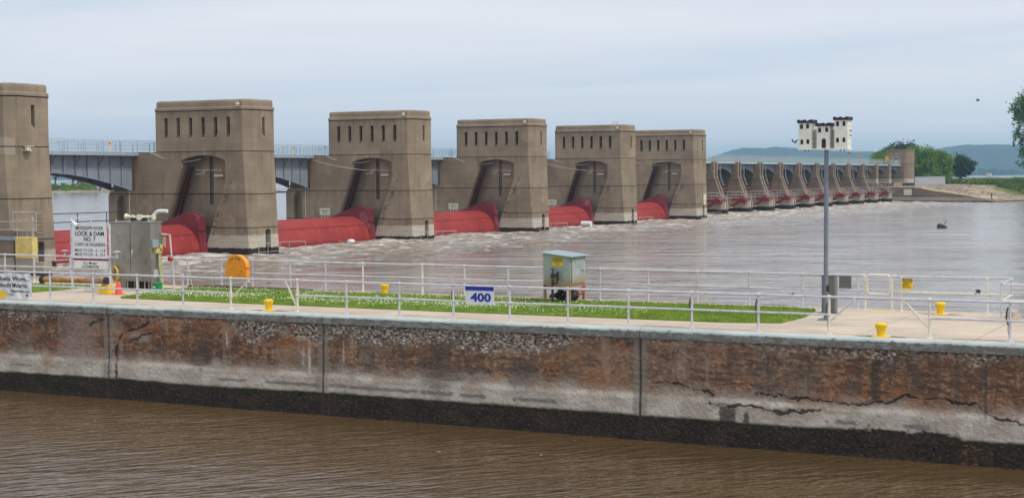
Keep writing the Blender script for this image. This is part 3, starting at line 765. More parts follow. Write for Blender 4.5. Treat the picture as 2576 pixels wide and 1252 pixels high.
wk = MB(); wk.box(40.62, 49.2, 7.75, 60, 3.105, DECK); wk.box(40.62, 47.65, -6, 7.75, 3.105, DECK)
tag(wk.build('walkway', MAT['deck']), 'pale concrete walkway on top of the lock wall', kind='structure')

# lawn with clover
lawn_poly = [(43.0, 37.6), (44.2, 38.0), (45.4, 38.15), (48.05, 38.3), (48.15, 30), (48.2, 20), (48.25, 14.7), (47.8, 13.75), (45.6, 13.4), (43.4, 13.5), (42.95, 15), (42.85, 24), (42.9, 31)]
lawn2 = [(44.0, 42.6), (46.2, 42.5), (47.3, 42.9), (47.4, 59), (44.0, 59)]
def inside(p, poly):
    c = False; n = len(poly)
    for i in range(n):
        (x1, y1), (x2, y2) = poly[i], poly[i - 1]
        if (y1 > p[1]) != (y2 > p[1]) and p[0] < (x2 - x1) * (p[1] - y1) / (y2 - y1) + x1: c = not c
    return c
lw = MB()
for poly, cnt in ((lawn_poly, 62000), (lawn2, 9000)):
    lw.prism(poly, 'z', 3.121, 3.165)
    x0, x1 = min(p[0] for p in poly), max(p[0] for p in poly); y0, y1 = min(p[1] for p in poly), max(p[1] for p in poly)
    for _ in range(cnt):
        x = random.uniform(x0, x1); y = random.uniform(y0, y1)
        if not inside((x + random.gauss(0, .045), y + random.gauss(0, .045)), poly): continue
        h = random.uniform(.03, .085); a = random.uniform(0, PI); w = random.uniform(.008, .02); lx, ly = random.uniform(-.04, .04), random.uniform(-.04, .04)
        ca, sa = math.cos(a) * w, math.sin(a) * w
        b0 = len(lw.v)
        lw.v += [(x - ca, y - sa, 3.155), (x + ca, y + sa, 3.155), (x + lx, y + ly, 3.16 + h)]; lw.f.append((b0, b0 + 1, b0 + 2))
tag(lw.build('lawn', MAT['grass'], recalc=False), 'green lawn strip on top of the lock wall', kind='stuff')
cl = MB()
for _ in range(11500):
    x = random.uniform(43, 48.1); y = random.uniform(13.8, 38.2)
    if not inside((x, y), lawn_poly): continue
    band = math.exp(-((x - 45.0) / 1.15) ** 2) + .45 * math.exp(-((x - 47.4) / .5) ** 2)
    dens = min(1, max(0, (y - 17.5) / 4)) * (-.25 + 2.0 * float(vnoise(np.array([x * 1.1]), np.array([y * .8]), 91)[0]))
    if y < 20: dens *= .5
    if random.random() > band * dens * .8: continue
    r = random.uniform(.012, .024); z = 3.2 + random.uniform(0, .05)
    cl.add([(x - r, y, z), (x, y - r, z), (x + r, y, z), (x, y + r, z), (x, y, z + r), (x, y, z - r * .7)], [(0, 1, 4), (1, 2, 4), (2, 3, 4), (3, 0, 4), (1, 0, 5), (2, 1, 5), (3, 2, 5), (0, 3, 5)])
tag(cl.build('clover_flowers', MAT['clover'], recalc=False), 'small white clover flowers dotted over the lawn', kind='stuff')

# ---------------------------------------------------------------- roller gate piers
HW = 2.43
def chamf(z): return 0.10 + 0.63 * min(1, max(0, z) / 9.91) if z >= 0 else 0.10
WIN_Y = [93.42 + 1.526 * i for i in range(6)]
def arch_pts(y0, y1, zs, zt, n=12):
    return [(y0 + (y1 - y0) * t, zs + (zt - zs) * math.sin(PI * t) ** 0.75) for t in [i / n for i in range(n + 1)]]
def make_pier(cx, mat, label, group, niche=True):
    r = thing('roller_gate_pier', label, 'dam pier', (cx, 91, 0), group)
    m = MB()
    YT, YL = 102.75, 105.1
    xl, xr = cx - HW, cx + HW
    # side facing the lock, below the tower: one slab with the arched gate slot cut in it
    arch = arch_pts(99.24, 93.86, 9.03, 9.56)
    slot = arch + [(93.84, 6.94), (94.34, 5.77), (95.6, 2.5), (96.6, -0.6), (102.3, -0.6), (100.66, 4.22), (99.07, 8.43)]
    low = [(91 + chamf(-2), -2), (91 + chamf(0), 0), (91 + chamf(9.91), 9.91), (YL, 9.91), (YL, -2)]
    holed(m, low, [slot], lambda y, z: (xl, y, z))
    strip(m, slot, lambda y, z: (xl, y, z), lambda y, z: (xl + 1.35, y, z))
    lad = [(96.3, 4.72), (96.78, 4.72), (96.78, 9.75), (96.3, 9.75)]
    back = [(93.2, -0.8), (103, -0.8), (103, 9.9), (93.2, 9.9)]
    holed(m, back, [lad], lambda y, z: (xl + 1.35, y, z))
    strip(m, lad, lambda y, z: (xl + 1.35, y, z), lambda y, z: (xl + 1.65, y, z))
    m.add([(xl + 1.65, y, z) for y, z in lad], [(0, 1, 2, 3)])
    # tower side with six slit windows
    tw = [(91 + .73, 9.91), (91 + .73, 14.2), (YT - .5, 14.2), (YT - .5, 9.91)]
    holes = [[(y - .22, 11.17), (y + .22, 11.17), (y + .22, 13.24), (y - .22, 13.24)] for y in WIN_Y]
    for X, s in ((xl, 1), (xr, -1)):
        holed(m, tw, holes, lambda y, z: (X, y, z))
        for y in WIN_Y:
            hp = [(0, 11.17), (0, 13.24), (.5, 13.24), (.5, 11.68)]
            for q in (-.22, .22):
                m.add([(X + s * d, y + q, z) for d, z in hp], [(0, 1, 2, 3)])
            m.add([(X, y - .22, 13.24), (X, y + .22, 13.24), (X + s * .5, y + .22, 13.24), (X + s * .5, y - .22, 13.24)], [(0, 1, 2, 3)])
            m.add([(X, y - .22, 11.17), (X, y + .22, 11.17), (X + s * .5, y + .22, 11.68), (X + s * .5, y - .22, 11.68)], [(0, 1, 2, 3)])
    m.add([(xr, y, z) for y, z in low], [(0, 1, 2, 3, 4)])
    # chamfered nose
    for s in (-1, 1):
        for z0, z1 in ((-2, 0), (0, 2.5), (2.5, 5.77), (5.77, 9.91), (9.91, 14.2)):
            a, b = chamf(z0), chamf(z1)
            m.add([(cx + s * HW, 91 + a, z0), (cx + s * (HW - a), 91, z0), (cx + s * (HW - b), 91, z1), (cx + s * HW, 91 + b, z1)], [(0, 1, 2, 3)])
    nose = [(-(HW - chamf(-2)), -2), (HW - chamf(-2), -2), (HW - chamf(0), 0), (HW - chamf(9.91), 9.91), (HW - .73, 14.2), (-(HW - .73), 14.2), (-(HW - chamf(9.91)), 9.91), (-(HW - chamf(0)), 0)]
    door = [(.12, -.6), (.98, -.6), (.98, 2.12), (.86, 2.27), (.55, 2.34), (.24, 2.27), (.12, 2.12)]
    fw = [(-.2, 11.3), (.2, 11.3), (.2, 13.24), (-.2, 13.24)]
    holed(m, nose, [door, fw], lambda u, z: (cx + u, 91, z))
    strip(m, door, lambda u, z: (cx + u, 91, z), lambda u, z: (cx + u, 92.2, z))
    m.add([(cx + u, 92.2, z) for u, z in door], [tuple(range(len(door)))])
    hp = [(0, 11.3), (0, 13.24), (.5, 13.24), (.5, 11.85)]
    for q in (-.2, .2): m.add([(cx + q, 91 + d, z) for d, z in hp], [(0, 1, 2, 3)])
    m.add([(cx - .2, 91, 13.24), (cx + .2, 91, 13.24), (cx + .2, 91.5, 13.24), (cx - .2, 91.5, 13.24)], [(0, 1, 2, 3)])
    m.add([(cx - .2, 91, 11.3), (cx + .2, 91, 11.3), (cx + .2, 91.5, 11.85), (cx - .2, 91.5, 11.85)], [(0, 1, 2, 3)])
    # rear of the tower, ledge behind it, upstream base under the bridge
    for s in (-1, 1):
        m.add([(cx + s * HW, YT - .5, 9.91), (cx + s * (HW - .5), YT, 9.91), (cx + s * (HW - .5), YT, 14.2), (cx + s * HW, YT - .5, 14.2)], [(0, 1, 2, 3)])
    m.add([(cx - HW + .5, YT, 9.91), (cx + HW - .5, YT, 9.91), (cx + HW - .5, YT, 14.2), (cx - HW + .5, YT, 14.2)], [(0, 1, 2, 3)])
    m.add([(xl, YT - .6, 9.905), (xr, YT - .6, 9.905), (xr, YL, 9.905), (xl, YL, 9.905)], [(0, 1, 2, 3)])
    m.add([(xl, YL, -2), (xr, YL, -2), (xr, YL, 9.91), (xl, YL, 9.91)], [(0, 1, 2, 3)])
    for s in (-1, 1): m.add([(cx + s * (HW - .35), YL, 6.0), (cx + s * (HW - .35), 108.2, 6.0), (cx + s * (HW - .35), 108.2, 9.5), (cx + s * (HW - .35), YL, 9.5)], [(0, 1, 2, 3)])
    ns = [(YL, -2), (YL, 6.05), (108.3, 6.05), (108.6, 5.6), (108.6, -2)]
    nh = [(106.3, -.5), (107.5, -.5), (107.5, 5.1), (107.25, 5.55), (106.9, 5.7), (106.55, 5.55), (106.3, 5.1)]
    holed(m, ns, [nh], lambda y, z: (xl + .05, y, z))
    strip(m, nh, lambda y, z: (xl + .05, y, z), lambda y, z: (xl + .8, y, z))
    m.add([(xl + .8, y, z) for y, z in nh], [tuple(range(len(nh)))])
    m.add([(xr - .05, y, z) for y, z in ns], [(0, 1, 2, 3, 4)])
    m.add([(xl + .05, YL, 6.05), (xr - .05, YL, 6.05), (xr - .05, 108.3, 6.05), (xl + .05, 108.3, 6.05)], [(0, 1, 2, 3)])
    m.add([(xl + .05, 108.6, -2), (xr - .05, 108.6, -2), (xr - .05, 108.6, 5.6), (xl + .05, 108.6, 5.6)], [(0, 1, 2, 3)])
    m.build('pier_body', mat, r, recalc=False)
    # parapet set back a hand's width, with a rounded top
    def ring(inset, z):
        w = HW - inset
        return [(cx - w, 91 + .73 + inset * .4, z), (cx - (HW - .73) + inset * .4, 91 + inset, z), (cx + (HW - .73) - inset * .4, 91 + inset, z), (cx + w, 91 + .73 + inset * .4, z), (cx + w, YT - .5 - inset * .4, z), (cx + (HW - .5) - inset * .4, YT - inset, z), (cx - (HW - .5) + inset * .4, YT - inset, z), (cx - w, YT - .5 - inset * .4, z)]
    p = MB(); levels = [(-.06, 13.92), (-.06, 14.16), (.0, 14.24), (.10, 14.26), (.10, 14.72), (.14, 14.86), (.24, 14.93), (.5, 14.95)]
    R_ = [ring(*l) for l in levels]
    vs = [q for R1 in R_ for q in R1]; n = 8
    p.add(vs, [(i * n + k, i * n + (k + 1) % n, (i + 1) * n + (k + 1) % n, (i + 1) * n + k) for i in range(len(R_) - 1) for k in range(n)] + [tuple(range((len(R_) - 1) * n, len(R_) * n)), tuple(range(n))[::-1]])
    p.build('parapet', mat, r)
    for y in WIN_Y:
        w = MB(); w.box(xl + .42, xl + .46, y - .22, y + .22, 11.6, 13.24)
        wo_ = w.build('window', MAT['glass'], r)
        fr = MB()
        fr.box(xl + .38, xl + .42, y - .02, y + .02, 11.62, 13.24)
        for zz in (12.0, 12.4, 12.8): fr.box(xl + .38, xl + .42, y - .2, y + .2, zz, zz + .03)
        fr.build('frame', MAT['underside'], wo_)
    w = MB(); w.box(cx - .2, cx + .2, 91.42, 91.46, 11.7, 13.24); w.build('window', MAT['glass'], r)
    d = MB(); d.box(cx + .12, cx + .98, 91.9, 91.95, -.6, 2.2); d.build('doorway_door', MAT['glass'], r)
    rk = MB(); rk.prism([(98.95, 8.42), (98.62, 8.42), (100.4, 3.4), (102.2, -.5), (102.6, -.5), (100.75, 3.4)], 'x', xl + .85, xl + 1.2)
    rk.build('gate_rack', MAT['red_dark'], r)
    ld = MB()
    for y in (96.34, 96.74): ld.tube([(xl + 1.4, y, 4.75), (xl + 1.4, y, 9.5)], .025, 5)
    for i in range(16): ld.tube([(xl + 1.4, 96.34, 4.95 + .3 * i), (xl + 1.4, 96.74, 4.95 + .3 * i)], .02, 5)
    ld.build('ladder', MAT['underside'], r)
    fl = MB(); fl.box(xl + .02, xl - .30, 92.0, 92.30, 14.25, 14.29); fl.box(xl - .28, xl - .05, 92.02, 92.28, 14.38, 14.62); fl.tube([(xl - .15, 92.15, 14.29), (xl - .15, 92.15, 14.4)], .03, 6)
    fl.build('floodlight', MAT['cream'], r)
    return r

def add_boom(r, cx, long_=True):
    xl = cx - HW
    b = MB()
    b.tube([(xl - .1, 97.3, 8.12), (xl - .18, 94.1, 8.06)], .025, 6)
    b.tube([(xl + .6, 96.3, 8.4), (xl - .1, 96.75, 7.55)], .02, 6)
    b.tube([(xl + .6, 96.9, 8.4), (xl - .1, 96.3, 7.6)], .02, 6)
    b.tube([(xl + .2, 96.35, 8.08), (xl - .15, 97.0, 7.7), (xl - .15, 97.25, 7.66)], .03, 6)
    b.build('pipe_boom', MAT['rail_brown'], r)
    l = MB(); l.box(xl + 1.0, xl + 1.3, 94.9, 95.95, 7.45, 7.68); l.build('strip_light', MAT['board'], r)
def add_cables(r, cx, two=True):
    xl = cx - HW
    def sag(p, q, d, n=14):
        p = Vector(p); q = Vector(q)
        return [p.lerp(q, i / n) - Vector((0, 0, 4 * d * (i / n) * (1 - i / n))) for i in range(n + 1)]
    c = MB()
    c.tube(sag((xl - .1, 103.0, 9.95), (xl + .3, 97.0, 9.2), .55), .022, 5)
    if two: c.tube(sag((xl - .1, 106.6, 9.9), (xl - .1, 97.2, 8.12), .28), .022, 5)
    c.build('cable', MAT['cream'], r)
    v = MB(); v.tube([(xl - .25, 105.6, 9.9), (xl - .25, 105.62, 2.6)], .02, 5); v.build('tag_line', MAT['cream'], r)
def add_board(r, cx):
    xl = cx - HW
    b = MB(); b.box(xl - .08, xl - .03, 102.3, 103.75, 2.9, 3.72)
    for i in range(3): b.box(xl - .07, xl - .04, 102.55 + .42 * i, 102.67 + .42 * i, 2.55, 2.9)
    bo = b.build('warning_board', MAT['board'], r)
    k = MB(); text_fit(k, 'RESTRICTED AREA', 103.5, 102.5, 3.36, .12, xl - .085, .002, .002); text_fit(k, 'KEEP OUT', 103.3, 102.7, 3.12, .10, xl - .085, .002, .002)
    k.build('lettering', MAT['black'], bo)

GP = 'roller gate piers of the dam'
PX = [94.1, 125.0, 155.9, 186.8, 217.7, 248.6]
plabels = ['concrete dam pier cut off by the picture edge, beside the yellow block',
           'largest whole concrete pier tower, behind the grey steel cabinet',
           'second whole concrete pier tower, with two sagging cables and a white notice board',
           'third whole concrete pier tower counted from the steel cabinet',
           'concrete pier tower with a ladder cage sticking up at its roof edge',
           'smallest concrete pier tower, last before the row of narrow gate piers']
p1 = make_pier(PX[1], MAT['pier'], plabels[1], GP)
piers = [p1]
p0 = make_pier(PX[0], MAT['pier_near'], plabels[0], GP)
for i in (2, 3, 4, 5):
    piers.append(copy_tree(p1, (PX[i], 91, 0), plabels[i]))
for i in range(1, 6):
    add_boom(piers[i - 1], PX[i])
    add_cables(piers[i - 1], PX[i], i in (2, 4))
for i in (2, 3, 4): add_board(piers[i - 1], PX[i])
# extras that single piers have
rg = MB()
for i in range(10):
    z = 4.4 - .31 * i; x0 = 94.12 + .035 * i
    rg.tube([(x0, 91.02, z), (x0, 90.86, z), (x0 + .6, 90.86, z), (x0 + .6, 91.02, z)], .022, 5)
rg.build('rungs', MAT['dark'], p0)
f2_ = MB(); f2_.box(92.9, 93.5, 90.55, 91, 9.58, 9.64); f2_.box(93.0, 93.35, 90.6, 90.85, 9.66, 9.92); f2_.box(92.95, 93.7, 90.5, 90.95, 9.93, 9.97); f2_.tube([(93.45, 90.7, 9.6), (93.6, 90.8, 9.9)], .04, 6)
f2_.build('floodlight', MAT['cream'], p0)
cg = MB()
for q in (-.35, .35): cg.tube([(PX[4] + 2.1, 94.6 + q, 14.9), (PX[4] + 2.1, 94.6 + q, 15.55), (PX[4] + 2.6, 94.6 + q, 15.55), (PX[4] + 2.6, 94.6 + q, 13.9)], .03, 5)
cg.tube([(PX[4] + 2.6, 94.25, 15.55), (PX[4] + 2.6, 94.95, 15.55)], .03, 5); cg.tube([(PX[4] + 2.6, 94.25, 14.9), (PX[4] + 2.6, 94.95, 14.9)], .03, 5)
cg.build('ladder_cage', MAT['bridge_rail'], piers[3])
bd = MB(); bd.box(PX[5] + .3, PX[5] + 1.5, 90.9, 90.96, 3.0, 4.15); bd.box(PX[5] + .3, PX[5] + 1.5, 90.9, 90.96, 2.35, 2.92); bd.build('blank_board', MAT['board'], piers[4])

# water-level catwalk rails at the foot of each pier
GR = 'catwalk rails at the feet of the roller piers'
def foot_rail(cx, label):
    r = thing('catwalk_rail', label, 'railing', (cx, 90.4, 0), GR)
    b = MB()
    for z in (.98, .14):
        b.tube([(cx - 1.9, 90.35, z), (cx + 3.2, 90.35, z)], .03, 6)
        b.tube([(cx + 3.2, 90.35, z), (cx + 4.3, 89.2, z)], .03, 6)
    b.build('rail', MAT['rail_brown'], r)
    for x, y in ((cx - 1.9, 90.35), (cx - .4, 90.35), (cx + 1.6, 90.35), (cx + 3.2, 90.35), (cx + 4.3, 89.2)):
        q = MB(); q.tube([(x, y, -.4), (x, y, 1.0)], .03, 6); q.build('post', MAT['rail_brown'], r)
    s = MB(); s.box(cx - 1.9, cx + 3.2, 90.35, 90.98, -.25, -.12); s.build('platform', MAT['dark'], r)
    return r
fr0 = foot_rail(PX[1], 'low pipe rail at the foot of the largest whole pier, beside its doorway')
for i, lb in ((2, 'low pipe rail at the foot of the second whole pier, by its doorway'), (3, 'low pipe rail at the foot of the third whole pier'), (4, 'low pipe rail at the foot of the fourth whole pier, under its roof ladder cage'), (5, 'low pipe rail at the foot of the smallest tower, nearest the narrow gate piers')):
    copy_tree(fr0, (PX[i], 90.4, 0), lb)

# ---------------------------------------------------------------- roller gates
def roller(x0, x1, label):
    r = thing('roller_gate', label, 'dam gate', ((x0 + x1) / 2, 98.9, 0), 'red roller gates between the towers')
    n = 56; R = 2.8
    m = MB(); vs = []
    X = [x0 + .02, x1 - 1.15]
    for x in X:
        for k in range(n): vs.append((x, 98.9 + R * math.cos(2 * PI * k / n), R * math.sin(2 * PI * k / n)))
    m.add(vs, [(k, (k + 1) % n, n + (k + 1) % n, n + k) for k in range(n)] + [tuple(range(n)), tuple(range(n, 2 * n))])
    for ang in (138, 141):
        a = math.radians(ang); y, z = 98.9 + (R + .01) * math.cos(a), (R + .01) * math.sin(a)
        m.tube([(x0 + .05, y, z), (x1 - 1.2, y, z)], .035, 5)
    m.build('drum', MAT['red'], r, smooth=True)
    bands = MB()
    for x in np.arange(x0 + 4, x1 - 2, 6.1):
        for k in range(18, 42):
            pass
    s = MB()
    out = [(102.0, -1.5), (101.4, 2.75), (97.7, 4.06), (96.75, 3.80), (96.38, 3.58), (96.34, 2.3), (95.75, -1.5)]
    s.prism(out, 'x', x1 - 1.15, x1 - .02)
    s.build('end_shield', MAT['red_shield'], r)
    e = MB(); e.tube([(x1 - .6, 101.4, 2.80), (x1 - .6, 97.7, 4.10), (x1 - .6, 96.7, 3.83), (x1 - .6, 96.36, 3.6)], .045, 5); e.build('rubber_seal', MAT['dark'], r)
    rb = MB(); rb.prism([(96.34, 2.9), (96.24, 2.9), (96.2, 2.2), (96.3, 2.2)], 'x', x1 - 1.15, x1 - .1); rb.build('stiffener', MAT['red_shield'], r)
    return r
rl = ['red roller gate partly hidden behind the lock and dam name board', 'long red roller gate with a rounded white float at its foot',
      'red roller gate between the second and third whole towers', 'red roller gate with a white drum floating at its foot', 'shortest-looking red roller gate, left of the smallest tower']
r0 = roller(PX[0] + HW, PX[1] - HW, rl[0])
for i in range(1, 5):
    copy_tree(r0, ((PX[i] + PX[i + 1]) / 2, 98.9, 0), rl[i])

# ---------------------------------------------------------------- service bridge spans
def bridge(x0, x1, depth_end, depth_mid, y0, y1, ztop, label, group, rails=(0.32, .62, .88, 1.12), mat=MAT['girder'], rmat=MAT['bridge_rail'], nst=16, zr=9.95, post=2.5, ext=0.0):
    r = thing('service_bridge_span', label, 'bridge', ((x0 + x1) / 2, y0, ztop), group)
    xm = (x0 + x1) / 2; L = (x1 - x0) / 2
    zb = lambda x: ztop - depth_mid - (depth_end - depth_mid) * (abs(x - xm) / L) ** 1.9
    XS = np.linspace(x0, x1, 33)
    for gy in (y0, y1):
        g = MB()
        vs = [(x, gy, ztop) for x in XS] + [(x, gy, zb(x)) for x in XS]
        g.add(vs, [(i, i + 1, 33 + i + 1, 33 + i) for i in range(32)])
        for a, b in zip(XS[:-1], XS[1:]):
            g.add([(a, gy - .2, zb(a)), (b, gy - .2, zb(b)), (b, gy + .2, zb(b)), (a, gy + .2, zb(a))], [(0, 1, 2, 3)])
            g.add([(a, gy - .2, zb(a) - .05), (b, gy - .2, zb(b) - .05), (b, gy - .2, zb(b)), (a, gy - .2, zb(a))], [(0, 1, 2, 3)])
        g.build('girder', mat, r)
    br = MB()
    for i in range(1, nst):
        x = x0 + (x1 - x0) * i / nst
        st = MB(); st.box(x - .05, x + .05, y0 - .18, y0 - .01, zb(x), ztop); st.build('stiffener', mat, r)
        if i % 2: br.tube([(x, y0 - .1, ztop - 1.15 if depth_mid > 1.5 else ztop - .6), (x + .02, y0 - .75, ztop - .04)], .04, 4)
    br.build('deck_brackets', MAT['underside'], r)
    for i in range(0, nst + 1, 2):
        cr = MB()
        x = min(max(x0 + (x1 - x0) * i / nst, x0 + .1), x1 - .1); x2 = min(x + (x1 - x0) / nst, x1 - .1)
        z = zb(x) + .15
        cr.tube([(x, y0 + .1, z), (x, y1 - .1, z)], .08, 4); cr.tube([(x, y0 + .1, ztop - .25), (x, y1 - .1, z)], .05, 4)
        cr.build('cross_brace', MAT['underside'], r)
    d = MB(); d.box(x0 - ext, x1 + ext, y0 - .85, y1 + .85, ztop + .02, ztop + .10); d.box(x0 - ext, x1 + ext, y0 - .9, y0 - .82, ztop - .12, zr); d.box(x0 - ext, x1 + ext, y1 + .82, y1 + .9, ztop - .12, zr)
    d.build('deck', rmat, r)
    xa, xb = x0 - ext, x1 + ext
    for gy in (y0 - .86, y1 + .86):
        q = MB()
        for h in rails: q.tube([(xa, gy, zr + h), (xb, gy, zr + h)], .026, 5)
        n = int(round((xb - xa) / post))
        for i in range(n + 1):
            x = xa + (xb - xa) * i / n
            q.tube([(x, gy, zr - .05), (x, gy, zr + rails[-1])], .032, 5)
            if i < n: q.tube([(x + post * .78, gy + .05, zr), (x + post * .78, gy + .05, zr + rails[-2])], .028, 5)
        q.build('railing', rmat, r)
    return r
bl = ['blue-grey arched bridge span between the cut-off pier and the largest whole tower', 'blue-grey bridge span left of the tower with two sagging cables', 'blue-grey bridge span glimpsed between the second and third whole towers',
      'sliver of blue-grey bridge span left of the fourth whole tower', 'blue-grey bridge span hidden behind the fourth whole tower']
b0 = bridge(PX[0] + HW, PX[1] - HW, 3.62, 1.75, 105.45, 108.1, 9.70, bl[0], 'roller section bridge spans', ext=2.43)
for i in range(1, 4): copy_tree(b0, ((PX[i] + PX[i + 1]) / 2, 105.45, 9.70), bl[i])
for sp, lb in (((118.3), 'small white and orange notice hung on the first bridge span'), ((149.2), 'small white and orange notice hung on the second bridge span')):
    s = thing('bridge_notice', lb, 'sign', (sp, 104.5, 10.0), 'notices on the bridge rail'); q = MB(); q.box(sp - .22, sp + .22, 104.50, 104.53, 10.02, 10.95); q.build('panel', MAT['board'], s)
    q = MB(); q.box(sp - .16, sp + .16, 104.48, 104.497, 10.66, 10.88); q.build('marking', MAT['amber'], s)

# ---------------------------------------------------------------- tainter gate piers and gates
TP = 14.4; TX = [263.3 + TP * i for i in range(11)]
def gate_pier(x, label):
    r = thing('gate_pier', label, 'dam pier', (x, 97.3, 0), 'narrow piers of the far gates')
    b = MB()
    prof_ = [(115, -2), (115, 9.93), (104.7, 9.93), (104.7, 7.05), (103.45, 3.6), (102.9, 2.75), (97.9, 2.32), (97.9, -2)]
    b.prism(prof_, 'x', x, x + 2.5)
    b.prism([(x, 98.2), (x + .45, 97.3), (x + 2.05, 97.3), (x + 2.5, 98.2)], 'z', -2, 2.3)
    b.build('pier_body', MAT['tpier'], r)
    # twin ribs with a ladder slot between them on the sloping leg
    rb = MB()
    for a, c in ((0.05, .82), (1.62, 2.42)):
        for (p, q) in (((104.7, 9.85), (104.7, 7.05)), ((104.7, 7.05), (103.45, 3.6))):
            rb.add([(x + a, p[0] - .12, p[1]), (x + c, p[0] - .12, p[1]), (x + c, q[0] - .12, q[1]), (x + a, q[0] - .12, q[1]), (x + a, p[0] + .05, p[1]), (x + c, p[0] + .05, p[1]), (x + c, q[0] + .05, q[1]), (x + a, q[0] + .05, q[1])],
                   [(0, 1, 2, 3), (4, 5, 6, 7), (0, 1, 5, 4), (2, 3, 7, 6), (0, 3, 7, 4), (1, 2, 6, 5)])
    rb.build('leg_ribs', MAT['tpier'], r)
    sl = MB(); sl.box(x + .83, x + 1.61, 104.66, 104.69, 7.06, 9.8)
    sl.add([(x + .83, 104.66, 7.05), (x + 1.61, 104.66, 7.05), (x + 1.61, 103.41, 3.6), (x + .83, 103.41, 3.6)], [(0, 1, 2, 3)])
    for i in range(9): sl.box(x + .86, x + 1.58, 104.58, 104.65, 7.2 + .3 * i, 7.26 + .3 * i)
    sl.box(x + 1.12, x + 1.4, 97.22, 97.31, -.4, 2.2)
    sl.build('ladder_slot', MAT['dark'], r)
    gd = MB()
    for dx_ in (2.6, 3.1):
        gd.tube([(x + dx_, 104.2, 9.3), (x + dx_, 104.2, 7.1), (x + dx_, 103.55, 5.2)], .05, 5)
    for z, y in ((8.6, 104.2), (7.4, 104.2), (6.2, 103.9), (5.25, 103.55)): gd.tube([(x + 2.45, y + .1, z), (x + 3.15, y, z)], .05, 5)
    gd.build('ladder_frame', MAT['girder'], r)
    # stepped handrails running down on the pier foot
    for k, dx_ in enumerate((.12, 2.38)):
        h = MB()
        for dz in (0, -.6, -1.15):
            h.tube([(x + dx_, 104.4 if k else 109, 3.97 + dz), (x + dx_, 98.75, 3.97 + dz), (x + dx_, 97.5, 3.25 + dz * .8), (x + dx_, 96.8, 3.23 + dz * .8)], .045, 5)
        for yy, zt in ((102.6, 3.97), (100.8, 3.97), (98.9, 3.97), (97.6, 3.25), (96.9, 3.23)): h.tube([(x + dx_, yy, 2.3), (x + dx_, yy, zt)], .045, 5)
        h.build('handrail', MAT['rail_brown'], r)
    q = MB()
    for z in (.3, 1.2): q.tube([(x + 2.6, 97.4, z), (x + 4.2, 97.2, z)], .05, 5)
    q.build('mooring_pin', MAT['white_pipe'], r)
    q = MB(); q.box(x + 2.5, x + 14.4, 111.5, 112.0, 2.0, 9.5); q.build('bay_light_blocker', MAT['tpier'], r)  # added, unseen wall closing each bay so the space under the bridge goes dark
    return r
tl = ['narrow gate pier hidden behind the smallest tower', 'narrow gate pier whose foot shows at the smallest tower', 'first narrow gate pier whose sloping leg shows beyond the smallest tower', 'second sloping-legged gate pier from the smallest tower',
      'third sloping-legged gate pier from the smallest tower', 'fourth sloping-legged gate pier from the smallest tower', 'fifth sloping-legged gate pier from the smallest tower, just left of the birdhouse pole', 'narrow gate pier seen through the birdhouse pole line', 'third sloping-legged gate pier back from the far end of the row', 'second sloping-legged gate pier back from the far end of the row', 'last sloping-legged gate pier, beside the concrete abutment']
tp0 = gate_pier(TX[0], tl[0])
for i in range(1, 11): copy_tree(tp0, (TX[i], 97.3, 0), tl[i])
def tainter(x1, label):
    """gate whose near-bank arm frame lies against the pier at x1"""
    r = thing('tainter_gate', label, 'dam gate', (x1, 98.6, 2.4), 'red far gates with their arms')
    xa = x1 - 11.9
    for X in (x1 - .55, xa + .55):
        a = MB()
        def beam(p, q, w, h):
            p = Vector(p); q = Vector(q); d = (q - p).normalized(); up = Vector((1, 0, 0)).cross(d).normalized()
            vs = [P + Vector((sx * w / 2, 0, 0)) + up * sy * h / 2 for P in (p, q) for sx, sy in ((-1, -1), (1, -1), (1, 1), (-1, 1))]
            a.add(vs, [(0, 1, 2, 3), (4, 5, 6, 7), (0, 1, 5, 4), (1, 2, 6, 5), (2, 3, 7, 6), (3, 0, 4, 7)])
        beam((X, 98.7, 2.45), (X, 107.4, 2.6), .4, .42)
        beam((X, 98.7, 2.35), (X, 106.6, -2.2), .4, .42)
        beam((X, 102.4, 2.4), (X, 102.3, .4), .3, .25)
        a.build('arm', MAT['red'], r)
        t = MB(); t.prism([(99.5, 2.2), (98.9, 2.9), (98.3, 2.95), (97.7, 2.55), (97.75, 2.0), (98.6, 1.9)], 'x', X - .35, X + .55)
        t.lathe([(.32, -.4), (.32, .6)], (X, 98.45, 2.45), 12, 'x'); t.build('trunnion', MAT['red'], r)
    s = MB(); n = 12; vs = []
    for X in (xa, x1):
        for k in range(n + 1):
            t = math.radians(-32 + 46 * k / n)
            vs.append((X, 98.7 + 8.9 * math.cos(t), 2.4 + 8.9 * math.sin(t)))
    s.add(vs, [(k, k + 1, n + 1 + k + 1, n + 1 + k) for k in range(n)])
    s.build('skin_plate', MAT['red_shield'], r)
    k = MB(); k.box(xa, x1, 106.6, 107.2, 4.2, 4.7); k.build('top_beam', MAT['red_shield'], r)
    return r
tgl = ['far red gate hidden behind the smallest tower', 'far red gate nearest the smallest tower', 'second far red gate beyond the smallest tower', 'third far red gate beyond the smallest tower', 'fourth far red gate beyond the smallest tower', 'fifth far red gate, its arm just left of the birdhouse pole',
       'far red gate whose arm shows beside the birdhouse pole', 'fourth red gate back from the far abutment', 'third red gate back from the far abutment', 'second red gate back from the far abutment', 'last red gate, next to the far abutment']
tg0 = tainter(TX[0], tgl[0])
for i in range(1, 11): copy_tree(tg0, (TX[i], 98.6, 2.4), tgl[i])
